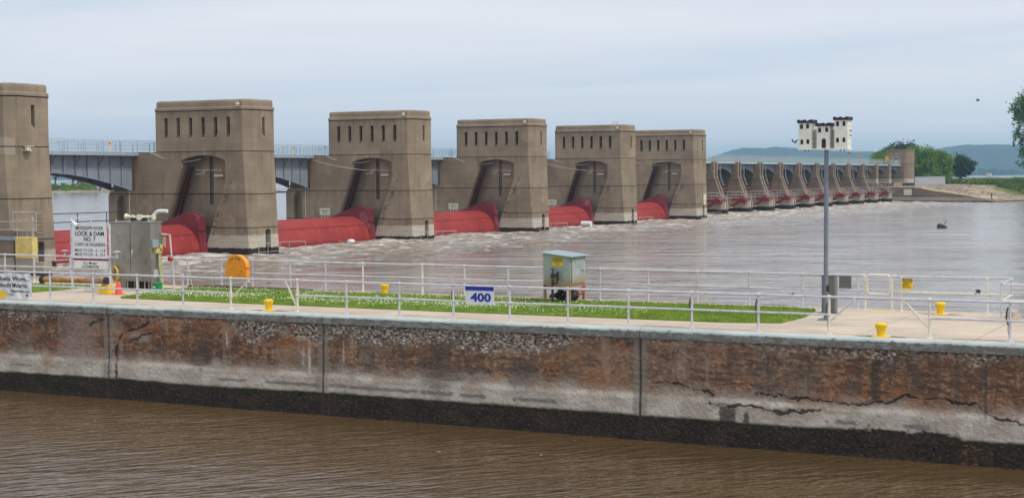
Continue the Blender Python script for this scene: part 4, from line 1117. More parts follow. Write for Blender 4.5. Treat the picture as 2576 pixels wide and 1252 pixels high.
bx0 = bridge(TX[0] + 2.5, TX[1], 2.15, 1.05, 106.0, 109.4, 9.72, 'short arched span hidden behind the smallest tower', 'short bridge spans over the far gates', rails=(.3, .55, .8, 1.05, 1.4), rmat=MAT['tainter_rail'], nst=12, post=2.2, ext=1.25, zr=9.95)
names = ['first', 'second', 'third', 'fourth', 'fifth', 'sixth', 'seventh', 'eighth', 'ninth']
for i in range(1, 10):
    copy_tree(bx0, ((TX[i] + 2.5 + TX[i + 1]) / 2, 106.0, 9.72), '%s short arched bridge span over the far gates beyond the smallest tower' % names[i - 1])
copy_tree(bx0, ((PX[5] + HW + TX[0]) / 2, 106.0, 9.72), 'short arched span joining the smallest tower to the far gates')
# plain columns and end tower
for x, lb in ((422.0, 'plain upright column in the second bay from the far end tower'), (436.6, 'plain upright column in the bay next to the far end tower')):
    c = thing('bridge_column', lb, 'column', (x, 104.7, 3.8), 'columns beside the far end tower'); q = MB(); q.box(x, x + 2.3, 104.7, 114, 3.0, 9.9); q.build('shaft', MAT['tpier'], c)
cols = [TX[10] + 2.5, 422.0, 424.3, 436.6, 438.9, 452.0]
ord_ = ['third-last', 'second-last', 'last']
for k, (a, b) in enumerate(((cols[0], cols[1]), (cols[2], cols[3]), (cols[4], cols[5]))):
    copy_tree(bx0, ((a + b) / 2, 106.0, 9.72), '%s short bridge span before the far end tower' % ord_[k])
rw = thing('retaining_wall', 'plain brown wall closing the bays beside the far end tower', 'wall', (430, 110, 3.8)); q = MB(); q.box(410, 452, 110.2, 111, 1, 8.2); q.build('wall_panel', MAT['tpier'], rw)
tw_ = thing('end_tower', 'square concrete tower with a door at the far end of the dam bridge', 'tower', (456, 106, 3.8))
tb = MB()
rc = [(452, 109.2)] + [(452 + .9 * (1 - math.cos(t)), 103.2 + .9 * (1 - math.sin(t)) - .0) for t in np.linspace(0, PI / 2, 6)] + [(460.5, 103.2), (460.5, 109.2)]
rc = [(452, 109.2), (452, 104.2), (452.25, 103.6), (452.7, 103.25), (453.2, 103.1), (460.5, 103.1), (460.5, 109.2)]
tb.prism(rc, 'z', 2.5, 14.3)
tb.build('tower_body', MAT['tpier'], tw_)
tt = MB(); tt.prism([(451.85, 109.35), (451.85, 104.1), (452.2, 103.45), (453.2, 102.95), (460.65, 102.95), (460.65, 109.35)], 'z', 14.05, 14.35); tt.build('roof', MAT['tpier'], tw_)
dd_ = MB(); dd_.box(451.93, 451.98, 105.8, 106.9, 10.1, 12.2); do_ = dd_.build('door', MAT['bridge_rail'], tw_)
q = MB(); q.box(451.88, 451.925, 105.95, 106.3, 11.3, 12.0); q.box(451.88, 451.925, 106.4, 106.75, 11.3, 12.0); q.build('glazing', MAT['glass'], do_)
q = MB(); q.box(451.8, 451.9, 106.25, 106.45, 12.85, 13.05); q.build('door_light', MAT['cream'], tw_)
q = MB(); q.box(451.5, 452, 108.6, 109.5, 11.2, 12.4); q.box(451.6, 452, 109.2, 109.6, 10.6, 11.3); q.build('amber_lamp_box', MAT['amber'], tw_)
# training wall, abutment block, their rails
ab = thing('training_wall', 'low brown concrete training wall running down to the angler on the far bank', 'wall', (412, 98, 0))
q = MB(); q.prism([(98.6, -2), (98.6, 3.85), (92.5, 3.85), (85.7, 2.65), (79.3, 1.72), (74.2, .85), (72.4, .55), (72.4, -2)], 'x', 411.3, 412.2)
q.prism([(98.55, -2), (98.55, 1.45), (90, 1.35), (72.3, .42), (72.3, -2)], 'x', 410.9, 411.3)
q.box(411.3, 452, 98.6, 110.2, -2, 3.82); q.box(409.8, 411.3, 98.6, 104, -2, 3.82)
q.build('wall_body', MAT['abut'], ab)
q = MB(); q.box(411.2, 411.29, 92.75, 94.8, 1.75, 3.28); q.build('blank_board', MAT['board'], ab)
q = MB()
for z in (4.35, 4.9): q.tube([(410.2, 103.6, z), (451.5, 103.6, z)], .045, 5)
for x in np.arange(410.4, 452, 4.1): q.tube([(x, 103.6, 3.8), (x, 103.6, 4.9)], .045, 5)
q.tube([(411, 103.4, 4.9), (411, 101.5, 4.9), (411, 98.9, 3.2), (411, 98.4, 1.9)], .06, 5); q.tube([(411, 103.4, 4.3), (411, 101.5, 4.3), (411, 98.9, 2.6)], .06, 5)
hr = thing('abutment_handrail', 'pale pipe handrail along the top of the far abutment', 'railing', (430, 103.6, 3.8)); q.build('rail', MAT['rail_brown'], hr)
lb_ = thing('timber_stack', 'rusty orange boards leaning behind the abutment handrail', 'timber', (445, 104.4, 3.82)); q = MB()
for i in range(7): q.add([(440.5 + 1.5 * i, 104.2, 3.83), (441.6 + 1.5 * i, 104.2, 3.83), (441.6 + 1.5 * i, 104.35, 4.7), (440.5 + 1.5 * i, 104.35, 4.7), (440.5 + 1.5 * i, 104.3, 3.83), (441.6 + 1.5 * i, 104.3, 3.83), (441.6 + 1.5 * i, 104.42, 4.7), (440.5 + 1.5 * i, 104.42, 4.7)], [(0, 1, 2, 3), (4, 5, 6, 7), (0, 1, 5, 4), (2, 3, 7, 6), (1, 2, 6, 5), (0, 3, 7, 4)])
q.build('boards', MAT['rust_orange'], lb_)
# hoist frame on the bridge
hf = thing('hoist_frame', 'thin rusty hoist frame standing on the far bridge, right of the birdhouse pole', 'crane', (410, 108, 9.8))
for x in (405.4, 415.8):
    q = MB(); q.tube([(x - .45, 108, 9.85), (x, 108, 13)], [.16, .08], 5); q.tube([(x + .45, 108, 9.85), (x, 108, 13)], [.16, .08], 5); q.build('post', MAT['rust_orange'], hf)
q = MB(); q.tube([(405.2, 108, 12.95), (420, 108, 13.15)], .12, 5); q.build('beam', MAT['rust_orange'], hf)
q = MB(); q.box(405.6, 406.9, 107.8, 108.3, 12.5, 12.85); q.build('hoist', MAT['underside'], hf)

# auxiliary lock wall at the left with its rails and yellow block
aw = thing('auxiliary_wall', 'old concrete lock wall with a cracked front and a yellow painted block, against the cut-off pier', 'wall', (90, 87, 0))
q = MB(); q.box(89.0, 91.65, 88.3, 150, -2, 2.66); q.build('wall_body', MAT['abut'], aw)
q = MB(); q.box(88.85, 91.0, 88.05, 150, 2.67, 2.93); q.build('edge_armour', MAT['girder'], aw)
q = MB(); q.box(88.9, 89.45, 86.28, 88.0, -2, 1.3); q.build('block_base', MAT['abut'], aw)
MAT['yblock'] = paint('faded_yellow_concrete', srgb(212, 188, 112), 0.85, 0, 0.10, 1.6, srgb(150, 132, 100), 0.5, 1.8)
q = MB(); q.box(88.88, 89.47, 86.27, 88.02, 1.3, 2.93); q.build('yellow_block', MAT['yblock'], aw, bevel=.05)
q = MB(); q.box(89.0, 89.9, 85.3, 86.27, -2, 1.03); q.build('step', MAT['abut'], aw)
q = MB(); q.box(89.5, 91.5, 88.35, 150, 2.67, 3.38); q.build('kerb', MAT['abut'], aw)
ar = thing('lock_guard_rail', 'white pipe guard rail cage on top of the yellow block', 'railing', (89.3, 87.3, 2.93))
q = MB()
for z in (3.42, 4.16, 4.83): q.tube([(89.2, 88.5, z), (89.2, 86.15, z)], .045, 6)
for z in (3.45, 4.06): q.tube([(89.6, 96, z + .05), (89.6, 88.2, z)], .04, 6)
q.build('rail', MAT['rail_brown'], ar)
for y, zt, z0 in ((88.5, 4.83, 3.4), (86.15, 4.83, 3.4), (88.1, 4.83, 2.94), (87.1, 4.83, 2.94), (86.5, 4.6, 2.94)):
    q = MB(); q.tube([(89.22, y, z0), (89.22, y, zt)], .04 if zt > 4.7 else .10, 6); q.build('post', MAT['rail_brown'], ar)
lr = thing('low_water_rail', 'pipe rail at water level below the name board, in front of the first red gate', 'railing', (93, 85, 0))
q = MB()
for z in (.35, 1.1): q.tube([(90.5, 85.6, z), (96.5, 85.0, z), (100, 84.8, z)], .04, 6)
for x in (92.6, 94.6, 96.5, 100): q.tube([(x, 85.2, -.6), (x, 85.2, 1.1)], .04, 6)
q.build('rail', MAT['rail_brown'], lr)
ur = thing('upstream_rail', 'dark pipe rail on the far side of the roller gate, above the name board', 'railing', (104, 104, 2.7))
q = MB()
for z in (3.3, 4.1): q.tube([(100, 103, z), (118, 103, z)], .05, 6)
for x in (100, 104, 108, 112, 116): q.tube([(x, 103, 2.2), (x, 103, 4.1)], .05, 6)
q.build('rail', MAT['underside'], ur)

# ---------------------------------------------------------------- railings on the lock wall
Z0 = DECK
def post(r, x, y, ztop, mat, rad=.036, z0=Z0, z1=None):
    q = MB(); q.tube([(x, y, z0 + .01), (x, y, ztop - .012)], rad, 8)
    q.lathe([(.052, -.03), (.052, .03)], (x, y, ztop), 8, 'y')
    if z1: q.lathe([(.045, -.04), (.045, .04)], (x, y, z1), 8, 'y')
    o = q.build('post', mat, r, smooth=True)
    b = MB(); b.lathe([(.10, 0), (.10, .014), (.05, .022), (.045, .05)], (x, y, z0), 10)
    for k in range(4):
        t = PI / 4 + k * PI / 2; b.lathe([(.012, .01), (.012, .035)], (x + .078 * math.cos(t), y + .078 * math.sin(t), z0), 6)
    b.build('base_flange', mat, o)
    return o
NX, FX = 41.0, 48.8
nr = thing('safety_railing', 'long two-bar pipe railing along the near edge of the lock wall', 'railing', (NX, 22, Z0))
NP = [44.6, 42.75, 40.95, 39.01, 37.06, 35.13, 33.19, 31.23, 28.61, 26.76, 24.84, 22.94, 21.03, 19.14, 17.23, 15.32, 13.39, 11.42, 8.76, 6.74, 4.8, 2.9]
WH = (31.23, 28.61, 11.42, 8.76)
q = MB()
ry = NP[:]
for a, b in zip(ry[:-1], ry[1:]):
    q.tube([(NX, a + .01, 4.12), (NX, (a + b) / 2, 4.118 - .004), (NX, b - .01, 4.12)], .032, 8, caps=False)
q.build('top_rail', MAT['galv'], nr, smooth=True)
for a, b in ((46, 31.23), (28.61, 11.42), (8.76, 0)):
    q = MB(); q.tube([(NX, a, 3.645), (NX, b, 3.645)], .030, 8); q.build('mid_rail', MAT['galv'], nr, smooth=True)
for y in NP:
    wht = y in WH
    post(nr, NX, y, 4.12, MAT['white_pipe'] if wht else MAT['galv'], .038 if wht else .035, z1=3.645)
for (y0, z0, y1, z1) in ((30.5, 4.08, 31.18, 3.50), (29.06, 4.08, 28.68, 3.33), (10.74, 4.08, 11.36, 3.50), (9.43, 4.08, 8.82, 3.42)):
    q = MB(); q.tube([(NX, y0, 4.12), (NX, y0, 4.02), (NX, y0 + (y1 - y0) * .1, z0 - .06), (NX, y1, z1)], [.04, .04, .03, .03], 8); q.build('brace', MAT['white_pipe'], nr, smooth=True)
fr = thing('safety_railing', 'two-bar pipe railing along the river edge of the lock wall, left of the swing gate', 'railing', (FX, 30, Z0))
q = MB(); q.tube([(FX, 60, 4.2), (FX, 12.45, 4.2)], .031, 8); q.build('top_rail', MAT['galv'], fr, smooth=True)
q = MB(); q.tube([(FX, 60, 3.72), (FX, 12.45, 3.72)], .030, 8); q.build('mid_rail', MAT['galv'], fr, smooth=True)
for y in [58, 56.1, 54.3, 52.5, 50.7, 48.92, 47.28, 45.3, 43.3, 41.2, 39.26, 37.6, 36.13, 34.37, 32.77, 31.12, 28.58, 26.84, 25.09, 23.3, 21.56, 19.79, 18.03, 16.25, 14.46, 12.67]:
    post(fr, FX, y, 4.2, MAT['white_pipe'] if y in (31.12, 28.58) else MAT['galv'], z1=3.72)
gt = thing('swing_gate', 'small white swing gate with rounded corners in the river railing', 'gate', (FX, 12.0, Z0))
for y in (12.44, 11.6):
    q = MB(); q.tube([(FX, y, Z0 + .01), (FX, y, 4.2)], .038, 8); q.tube([(FX, y, 4.2), (FX, y + (.12 if y > 12 else -.12), 4.22)], .038, 8); po = q.build('post', MAT['white_pipe'], gt, smooth=True)
    b = MB(); b.lathe([(.11, 0), (.11, .02)], (FX, y, Z0), 10); b.build('base_flange', MAT['white_pipe'], po)
loop = []
cy, cz, hw, hh, rr = 12.02, 3.93, .37, .30, .11
for (sy, sz, a0) in ((1, 1, 0), (-1, 1, 90), (-1, -1, 180), (1, -1, 270)):
    for k in range(5):
        t = math.radians(a0 + k * 22.5); loop.append((FX, cy + sy * (hw - rr) + rr * math.cos(t), cz + sz * (hh - rr) + rr * math.sin(t)))
q = MB(); q.tube(loop, .036, 8, closed=True); gf = q.build('gate_leaf', MAT['white_pipe'], gt, smooth=True)
q = MB()
for y in (12.40, 11.63):
    for z in (4.05, 3.86, 3.72): q.box(FX - .05, FX + .05, y - .07, y + .05, z - .012, z + .012)
q.build('hinge_straps', MAT['white_pipe'], gt)
rr_ = thing('safety_railing', 'white and grey pipe railing on the river edge, right of the swing gate', 'railing', (FX, 9.5, Z0))
q = MB(); q.tube([(FX, 11.5, 4.2), (FX, 7.98, 4.22), (47.28, 8.02, 4.14), (47.28, 1.0, 4.14)], .032, 8); q.build('top_rail', MAT['galv'], rr_, smooth=True)
q = MB(); q.tube([(FX, 11.5, 3.71), (FX, 7.98, 3.72), (47.28, 8.02, 3.66), (47.28, 1.0, 3.66)], .031, 8); q.build('mid_rail', MAT['white_pipe'], rr_, smooth=True)
for x, y, mt in ((FX, 11.3, 'white_pipe'), (FX, 8.7, 'white_pipe'), (FX, 7.98, 'galv'), (47.28, 8.02, 'galv'), (47.28, 5.6, 'galv'), (47.28, 3.4, 'galv')): post(rr_, x, y, 4.18, MAT[mt], .034, z1=3.7)
q = MB(); q.box(47.75, 48.6, 7.76, 7.98, Z0, 3.30); ob = q.build('concrete_block', MAT['deck']); tag(ob, 'low concrete kerb block at the railing corner', 'kerb')
q = MB(); q.prism([(48.35, 12.3), (48.75, 12.2), (48.7, 11.5), (48.2, 11.75)], 'z', DECK + .002, DECK + .006); tag(q.build('floor_marking', MAT['yblock']), 'worn yellow paint on the concrete below the swing gate', 'marking')

# ---------------------------------------------------------------- mooring posts
def bollard(x, y, label):
    r = thing('bollard', label, 'bollard', (x, y, Z0), 'yellow mooring bollards')
    q = MB(); q.lathe([(.095, .01), (.10, .06), (.115, .16), (.155, .27), (.165, .31), (.158, .335), (.12, .36), (.06, .372), (.0, .375)], (x, y, Z0), 24); q.build('bollard_head', MAT['yellow'], r, smooth=True)
    q = MB(); q.lathe([(.25, 0), (.25, .016), (.11, .03)], (x, y, Z0), 24); q.build('base_plate', MAT['yellow'], r)
    return r
b1 = bollard(41.0, 29.73, 'yellow bollard at the near edge between the two white-braced posts left of the 400 sign')
copy_tree(b1, (48.5, 30.0, Z0), 'yellow bollard across the lawn, at the river edge')
copy_tree(b1, (40.9, 10.0, Z0), 'yellow bollard at the near edge, left of the birdhouse pole side stairs gap'.replace(', left of the birdhouse pole side stairs gap', ', in front of the swing gate'))
copy_tree(b1, (48.2, 9.98, Z0), 'yellow bollard at the river edge right of the yellow caution sign')

# ---------------------------------------------------------------- 400 marker
s4 = thing('distance_sign', 'white 400 sign with a blue top band hung on the near railing', 'sign', (40.95, 22.0, 3.9))
q = MB(); q.box(40.945, 40.960, 21.53, 22.50, 3.57, 4.11); p4 = q.build('panel', MAT['white'], s4)
q = MB(); q.box(40.938, 40.9445, 21.53, 22.50, 3.985, 4.11); q.build('blue_band', MAT['blue'], s4)
q = MB(); text_fit(q, '400', 22.31, 21.65, 3.665, .245, 40.941, .003, .012); q.build('lettering', MAT['blue'], s4)

# ---------------------------------------------------------------- name board
nb = thing('name_board', 'white lock and dam name board with black lettering on pipe posts', 'sign', (44.7, 40.5, Z0))
q = MB(); q.box(44.70, 44.72, 39.71, 41.38, 4.40, 5.72); q.build('main_panel', MAT['white'], nb)
q = MB(); q.box(44.70, 44.72, 39.69, 41.34, 4.01, 4.32); q.build('lower_panel', MAT['white'], nb)
q = MB(); q.box(44.715, 44.735, 39.66, 41.36, 4.325, 4.395); q.build('maroon_bar', MAT['maroon'], nb)
for y in (41.45, 39.60):
    q = MB(); q.tube([(44.74, y, Z0 + .01), (44.74, y, 5.70)], .042, 8); po = q.build('post', MAT['galv'], nb, smooth=True)
    b = MB(); b.box(44.60, 44.88, y - .14, y + .14, Z0 + .002, Z0 + .02); b.build('base_plate', MAT['galv'], po)
q = MB()
for z in (5.68, 4.96, 4.42, 4.28, 4.06): q.box(44.68, 44.76, 39.56, 39.72, z - .02, z + .02); q.box(44.68, 44.76, 41.36, 41.50, z - .02, z + .02)
q.build('clamps', MAT['galv'], nb)
q = MB()
for txt, yl, yr, zb_, cap, bd_ in (('MISSISSIPPI RIVER', 41.22, 39.88, 5.47, .125, .001), ('LOCK & DAM', 41.24, 39.86, 5.25, .16, .005), ('NO. 7', 40.83, 40.27, 5.045, .16, .005), ('CORPS OF ENGINEERS', 41.28, 39.79, 4.86, .125, .001),
                                ('MILES TO L/D - 6 - 11.8', 41.27, 39.80, 4.655, .105, .001), ('MILES TO L/D - 8 - 23.3', 41.26, 39.81, 4.50, .105, .001), ('D.J. Moser', 40.86, 40.20, 4.185, .10, .001), ('LOCKMASTER', 40.94, 40.10, 4.045, .10, .001)):
    text_fit(q, txt, yl, yr, zb_, cap, 44.697, .002, bd_)
q.build('lettering', MAT['black'], nb)
q = MB(); q.tube([(44.74, 40.47, 5.7), (44.7, 40.47, 5.93), (44.45, 41.14, 5.91), (44.42, 41.16, 5.84)], .022, 6); q.build('lamp_arm', MAT['galv'], nb)
q = MB(); q.tube([(44.42, 41.16, 5.85), (44.44, 41.08, 5.76), (44.46, 40.98, 5.66), (44.47, 40.94, 5.62)], [.02, .05, .09, .10], 12); q.build('lamp_head', MAT['white'], nb, smooth=True)
for s in (-1, 1):
    yb = 41.45 if s > 0 else 39.60
    q = MB(); q.tube([(44.74, yb, 4.46), (44.74, yb + s * .30, 4.46)], .032, 6); q.tube([(44.74, yb + s * .34, 4.43), (44.74, yb + s * .34, 4.58)], .04, 8)
    q.lathe([(.15, 0), (.16, .012), (.05, .04)], (44.74, yb + s * .34, 4.66), 14); q.tube([(44.74, yb + s * .34, 4.58), (44.74, yb + s * .34, 4.67)], .02, 6); q.build('side_bracket', MAT['galv'], nb, smooth=True)

# steel cabinet
cb_ = thing('equipment_cabinet', 'tall stainless steel cabinet with horns on its roof, right of the name board', 'cabinet', (46.9, 40.1, Z0))
cx0, cx1, cy0, cy1 = 46.6, 47.25, 39.24, 41.2
q = MB(); q.box(cx0, cx1, cy0, cy1, 3.44, 5.68); body = q.build('cabinet_body', MAT['steel'], cb_, bevel=.01)
q = MB(); q.box(cx0 - .05, cx1 + .03, cy0 - .04, cy1 + .04, 5.682, 5.72); q.build('roof', MAT['steel'], cb_)
for a, b in ((cy0 + .03, 40.20), (40.22, cy1 - .03)):
    q = MB(); q.box(cx0 - .022, cx0 - .001, a, b, 3.50, 5.62); dr_ = q.build('door', MAT['steel'], cb_, bevel=.006)
    if a < 40:
        h = MB(); h.box(cx0 - .05, cx0 - .023, 40.08, 40.14, 4.50, 4.66); h.tube([(cx0 - .05, 40.11, 4.62), (cx0 - .08, 40.11, 4.50), (cx0 - .08, 40.13, 4.38)], .012, 6); h.build('handle', MAT['galv'], dr_)
q = MB(); q.box(cx0 + .02, cx1 - .02, cy0 + .0, cy0 + .05, Z0 + .003, 3.44); q.build('leg_plate', MAT['steel'], cb_); q = MB(); q.box(cx0 + .3, cx1, cy1 - .5, cy1, Z0 + .003, 3.44); q.build('leg_plate', MAT['steel'], cb_)
for i, (y, mt) in enumerate(((40.55, 'galv'), (40.35, 'dark'), (40.2, 'rust_orange'), (40.0, 'galv'), (39.85, 'dark'), (39.7, 'galv'), (39.5, 'galv'))):
    q = MB(); q.tube([(cx0 + .18, y, Z0 + .01), (cx0 + .18, y, 3.44)], .03, 6); q.build('pipe', MAT[mt], cb_)
q = MB(); q.box(cx0 + .25, cx1 - .05, 39.3, 40.7, Z0 + .004, 3.43); q.build('shade_filler', MAT['dark'], cb_)  # solid dark box in place of the shade under the cabinet
def horn(y, x, s, col):
    q = MB(); q.tube([(x, y - s * .12, 5.90), (x, y, 5.90), (x, y + s * .10, 5.90), (x, y + s * .16, 5.91), (x, y + s * .26, 5.91), (x, y + s * .30, 5.91)], [.06, .07, .045, .06, .10, .12], 14); q.tube([(x, y, 5.72), (x, y, 5.86)], .025, 6)
    return q.build('horn', MAT[col], cb_, smooth=True)
horn(40.28, cx0 + .2, 1, 'cream'); horn(39.50, cx0 + .2, -1, 'cream')
q = MB(); q.tube([(cx0 + .5, 39.85, 5.90), (cx0 + .3, 39.8, 5.90), (cx0 + .05, 39.72, 5.90), (cx0 - .12, 39.68, 5.90)], [.05, .05, .08, .12], 14); q.build('horn', MAT['cream'], cb_, smooth=True)
q = MB(); q.box(cx0 + .1, cx0 + .35, 39.6, 40.3, 5.74, 5.86); q.build('horn_mount', MAT['dark'], cb_)
q = MB()
for y in (40.95, 39.35): q.tube([(cx0 + .05, y, 5.72), (cx0 + .05, y, 5.80)], .02, 6)
q.build('roof_pins', MAT['white'], cb_)
q = MB(); q.tube([(cx0 + .3, 39.38, 5.72), (cx0 + .3, 39.37, 5.86), (cx0 + .3, 39.30, 5.97), (cx0 + .3, 39.20, 6.07), (cx0 + .3, 39.10, 6.12), (cx0 + .3, 38.96, 6.13), (cx0 + .3, 38.66, 6.13)], .068, 12); q.build('vent_pipe', MAT['white'], cb_, smooth=True)
q = MB(); q.box(cx0 + .03, cx0 + .35, cy0 - .10, cy0 - .001, 4.74, 5.03); q.build('junction_box', MAT['blue_grey'], cb_, bevel=.01)
q = MB(); q.box(cx0 + .2, cx0 + .5, cy0 - .12, cy0 - .001, 4.52, 4.70); q.box(cx0 + .42, cx0 + .55, cy0 - .12, cy0 - .001, 4.6, 4.85); q.build('outlet_box', MAT['yblock'], cb_)
q = MB()
for k in range(3): q.tube([(cx0 + .4 + .05 * k, cy0 - .05, 4.5), (cx0 + .38 + .06 * k, cy0 - .10, 4.1), (cx0 + .44 + .05 * k, cy0 - .10, 3.6), (cx0 + .45 + .05 * k, cy0 - .13, 3.2)], .018, 5)
for k in range(4):
    c = [(cx0 + .35 + .22 * math.cos(t), cy0 - .38 - .06 * k + .20 * math.sin(t), Z0 + .05 + .02 * k) for t in np.linspace(0, 2 * PI, 18)[:-1]]
    q.tube(c, .018, 5, closed=True)
q.build('pale_hose', MAT['pale_hose'], cb_)
q = MB()
for z in (3.62, 3.70, 3.78, 3.86): q.box(cx0 + .16, cx0 + .42, cy0 - .012, cy0 - .001, z - .02, z + .02)
q.build('vent_slats', MAT['white'], cb_)
hc = thing('hose_coil', 'yellow hose coil hanging on the front of the steel cabinet', 'hose', (46.5, 40.95, 3.7))
q = MB()
for k in range(4):
    q.tube([(46.5 - .018 * k, 40.93 + (.17 - .012 * (k % 2)) * math.cos(t), 3.70 + (.30 - .015 * (k % 3)) * math.sin(t)) for t in np.linspace(0, 2 * PI, 28)[:-1]], .017, 6, closed=True)
q.tube([(46.5, 40.93, 4.28), (46.5, 40.93, 4.0)], .006, 4); q.build('coil', MAT['hose'], hc, smooth=True)

def cone(x, y, label):
    r = thing('traffic_cone', label, 'cone', (x, y, Z0)); q = MB(); q.lathe([(.14, .03), (.065, .44), (.058, .46)], (x, y, Z0), 18); q.build('cone_body', MAT['cone'], r, smooth=True)
    q = MB(); q.box(x - .18, x + .18, y - .18, y + .18, Z0 + .002, Z0 + .03); q.build('base', MAT['cone'], r, bevel=.01)
cone(44.55, 39.05, 'orange cone standing below the yellow hose coil')
yb = thing('storage_box', 'yellow box lying between the name board and the orange cone', 'box', (44.5, 39.65, Z0))
q = MB(); q.box(44.4, 44.75, 39.44, 39.88, Z0 + .004, 3.40); q.build('box_body', MAT['yellow'], yb, bevel=.015); q = MB(); q.box(44.39, 44.76, 39.43, 39.89, 3.402, 3.44); q.build('lid', MAT['yellow'], yb, bevel=.01)
q = MB(); q.tube([(44.45 + .08 * math.cos(t), 39.62 + .13 * math.sin(t), 3.46) for t in np.linspace(0, 2 * PI, 16)[:-1]], .022, 5, closed=True); ob = q.build('rope_coil', MAT['rope']); tag(ob, 'small coil of rope lying on the yellow box', 'rope')
gb = thing('green_bin', 'green plastic bin at the right foot of the steel cabinet', 'bin', (45.6, 38.15, Z0))
q = MB(); q.add([(45.50, 37.98, Z0 + .004), (45.68, 37.98, Z0 + .004), (45.68, 38.22, Z0 + .004), (45.50, 38.22, Z0 + .004), (45.47, 37.95, 3.48), (45.71, 37.95, 3.48), (45.71, 38.25, 3.48), (45.47, 38.25, 3.48)], [(3, 2, 1, 0), (4, 5, 6, 7), (0, 1, 5, 4), (1, 2, 6, 5), (2, 3, 7, 6), (3, 0, 4, 7)]); q.build('bin_body', MAT['green'], gb, bevel=.015)
q = MB(); q.box(45.45, 45.73, 37.93, 38.27, 3.482, 3.51); q.build('lid', MAT['green'], gb, bevel=.01)
q = MB(); q.box(45.462, 45.472, 38.08, 38.22, 3.32, 3.37); q.build('label', MAT['white'], gb)
wr = thing('wire_rack', 'grey wire mesh panel leaning behind the name board', 'rack', (45.0, 40.6, Z0))
q = MB()
for i in range(6): q.tube([(44.85, 40.98 - .13 * i, Z0 + .02), (45.05, 41.02 - .13 * i, 4.0)], .006, 4)
for i in range(16): q.tube([(44.85 + .0125 * i, 41.0, Z0 + .03 + .06 * i), (44.85 + .0125 * i, 40.34, Z0 + .03 + .06 * i)], .006, 4)
q.build('mesh', MAT['wire'], wr)
rp = thing('flanged_pipe', 'rusty orange flanged pipe lying behind the name board', 'pipe', (47.9, 44.5, Z0))
q = MB(); q.tube([(47.6, 45.6, 3.30), (47.9, 42.7, 3.30)], .11, 14); q.build('pipe_body', MAT['rust_pipe'], rp, smooth=True)
for x, y in ((47.585, 45.68), (47.91, 42.62)):
    q = MB(); q.tube([(x, y + .05, 3.30), (x + .008, y - .04, 3.30)], .165, 16); q.tube([(x + .008, y - .045, 3.30), (x + .009, y - .055, 3.30)], .10, 14); q.build('flange', MAT['dark'], rp)
pf = thing('davit_frame', 'bent pipe frame with a grey corner plate and red lamp beside the steel cabinet', 'frame', (47.6, 38.9, Z0))
q = MB(); q.tube([(47.2, 39.9, 5.16), (47.25, 39.16, 5.23), (47.5, 39.05, 5.2), (47.6, 38.95, Z0 + .01)], .038, 8); q.build('frame_pipe', MAT['galv'], pf, smooth=True)
q = MB(); q.prism([(39.85, 5.12), (39.1, 5.14), (39.1, 4.72)], 'x', 47.3, 47.31); q.build('corner_plate', MAT['board'], pf)
q = MB(); q.lathe([(.05, -.10), (.09, -.06), (.09, .06), (.05, .10)], (47.45, 39.0, 4.28), 12, 'y'); q.build('red_lamp', MAT['red_light'], pf, smooth=True)
bm_ = thing('timber_beam', 'long low brown timber along the river edge of the lawn', 'beam', (48.5, 36, Z0))
q = MB(); q.tube([(48.35, 38.9, 3.17), (48.42, 37.5, 3.20), (48.5, 36.3, 3.18), (48.55, 34.8, 3.19), (48.6, 33.2, 3.16)], .035, 8); q.build('beam', MAT['bark'], bm_)
q = MB(); q.tube([(48.75, 39.2, 4.2), (48.5, 38.85, 3.3), (48.3, 38.6, 3.16)], .012, 4); q.tube([(48.8, 38.1, 4.2), (48.9, 38.15, 3.14)], .012, 4); ob = q.build('mooring_rope', MAT['pale_hose']); tag(ob, 'pale rope slanting down from the river railing beside the steel cabinet', 'rope')

# banner on the railing
bn = thing('banner', 'wrinkled white life jacket banner tied to the near railing at the left edge', 'banner', (40.93, 41.6, 3.6))
U = np.linspace(43.35, 39.81, 70); V = np.linspace(0, 1, 22)
Ub, Vb = np.meshgrid(U, V, indexing='ij')
sag_ = .03 * np.sin((Ub - 39.8) * 3.4) ** 2
Zbn = 3.16 + (4.085 - sag_ - 3.16) * Vb
Xbn = 40.93 - .022 * np.sin(Ub * 5 + Vb * 4) - .02 * (1 - Vb) * np.sin(Ub * 11 + 2) - .012 * np.sin(Ub * 17 - Vb * 9)
o = grid_mesh('sheet', np.stack([Xbn, Ub + .03 * (1 - Vb) * np.sin(Ub * 2), Zbn], -1), MAT['white'], bn, origin=(40.93, 41.6, 3.6))
def bx(y, z): return 40.93 - .022 * math.sin(y * 5 + (z - 3.16) / .92 * 4) - .02 * (1 - (z - 3.16) / .92) * math.sin(y * 11 + 2) - .012 * math.sin(y * 17 - (z - 3.16) / .92 * 9) - .008
q = MB()
def banner_text(txt, yr, zb_, cap, wdt, bold):
    cu = bpy.data.curves.new('t', 'FONT'); cu.body = txt; cu.size = cap / .70; ot = bpy.data.objects.new('t', cu); COL.objects.link(ot); bpy.context.view_layer.update(); w = ot.dimensions.x
    bpy.data.objects.remove(ot); bpy.data.curves.remove(cu); yl = yr + wdt; sx = wdt / w
    text_into(q, txt, cap / .70, lambda u, v, ww: (bx(yl - u, zb_ + v) - ww, yl - u, zb_ + v), .002, bold, sx)
banner_text('Life Jackets Worn...', 39.89, 3.80, .155, 2.12, .003)
banner_text('Nobody Mourns', 40.02, 3.57, .155, 1.55, .003)
banner_text('PleaseWearIt.com', 39.92, 3.40, .085, .90, .001)
q.build('lettering', MAT['black'], bn)
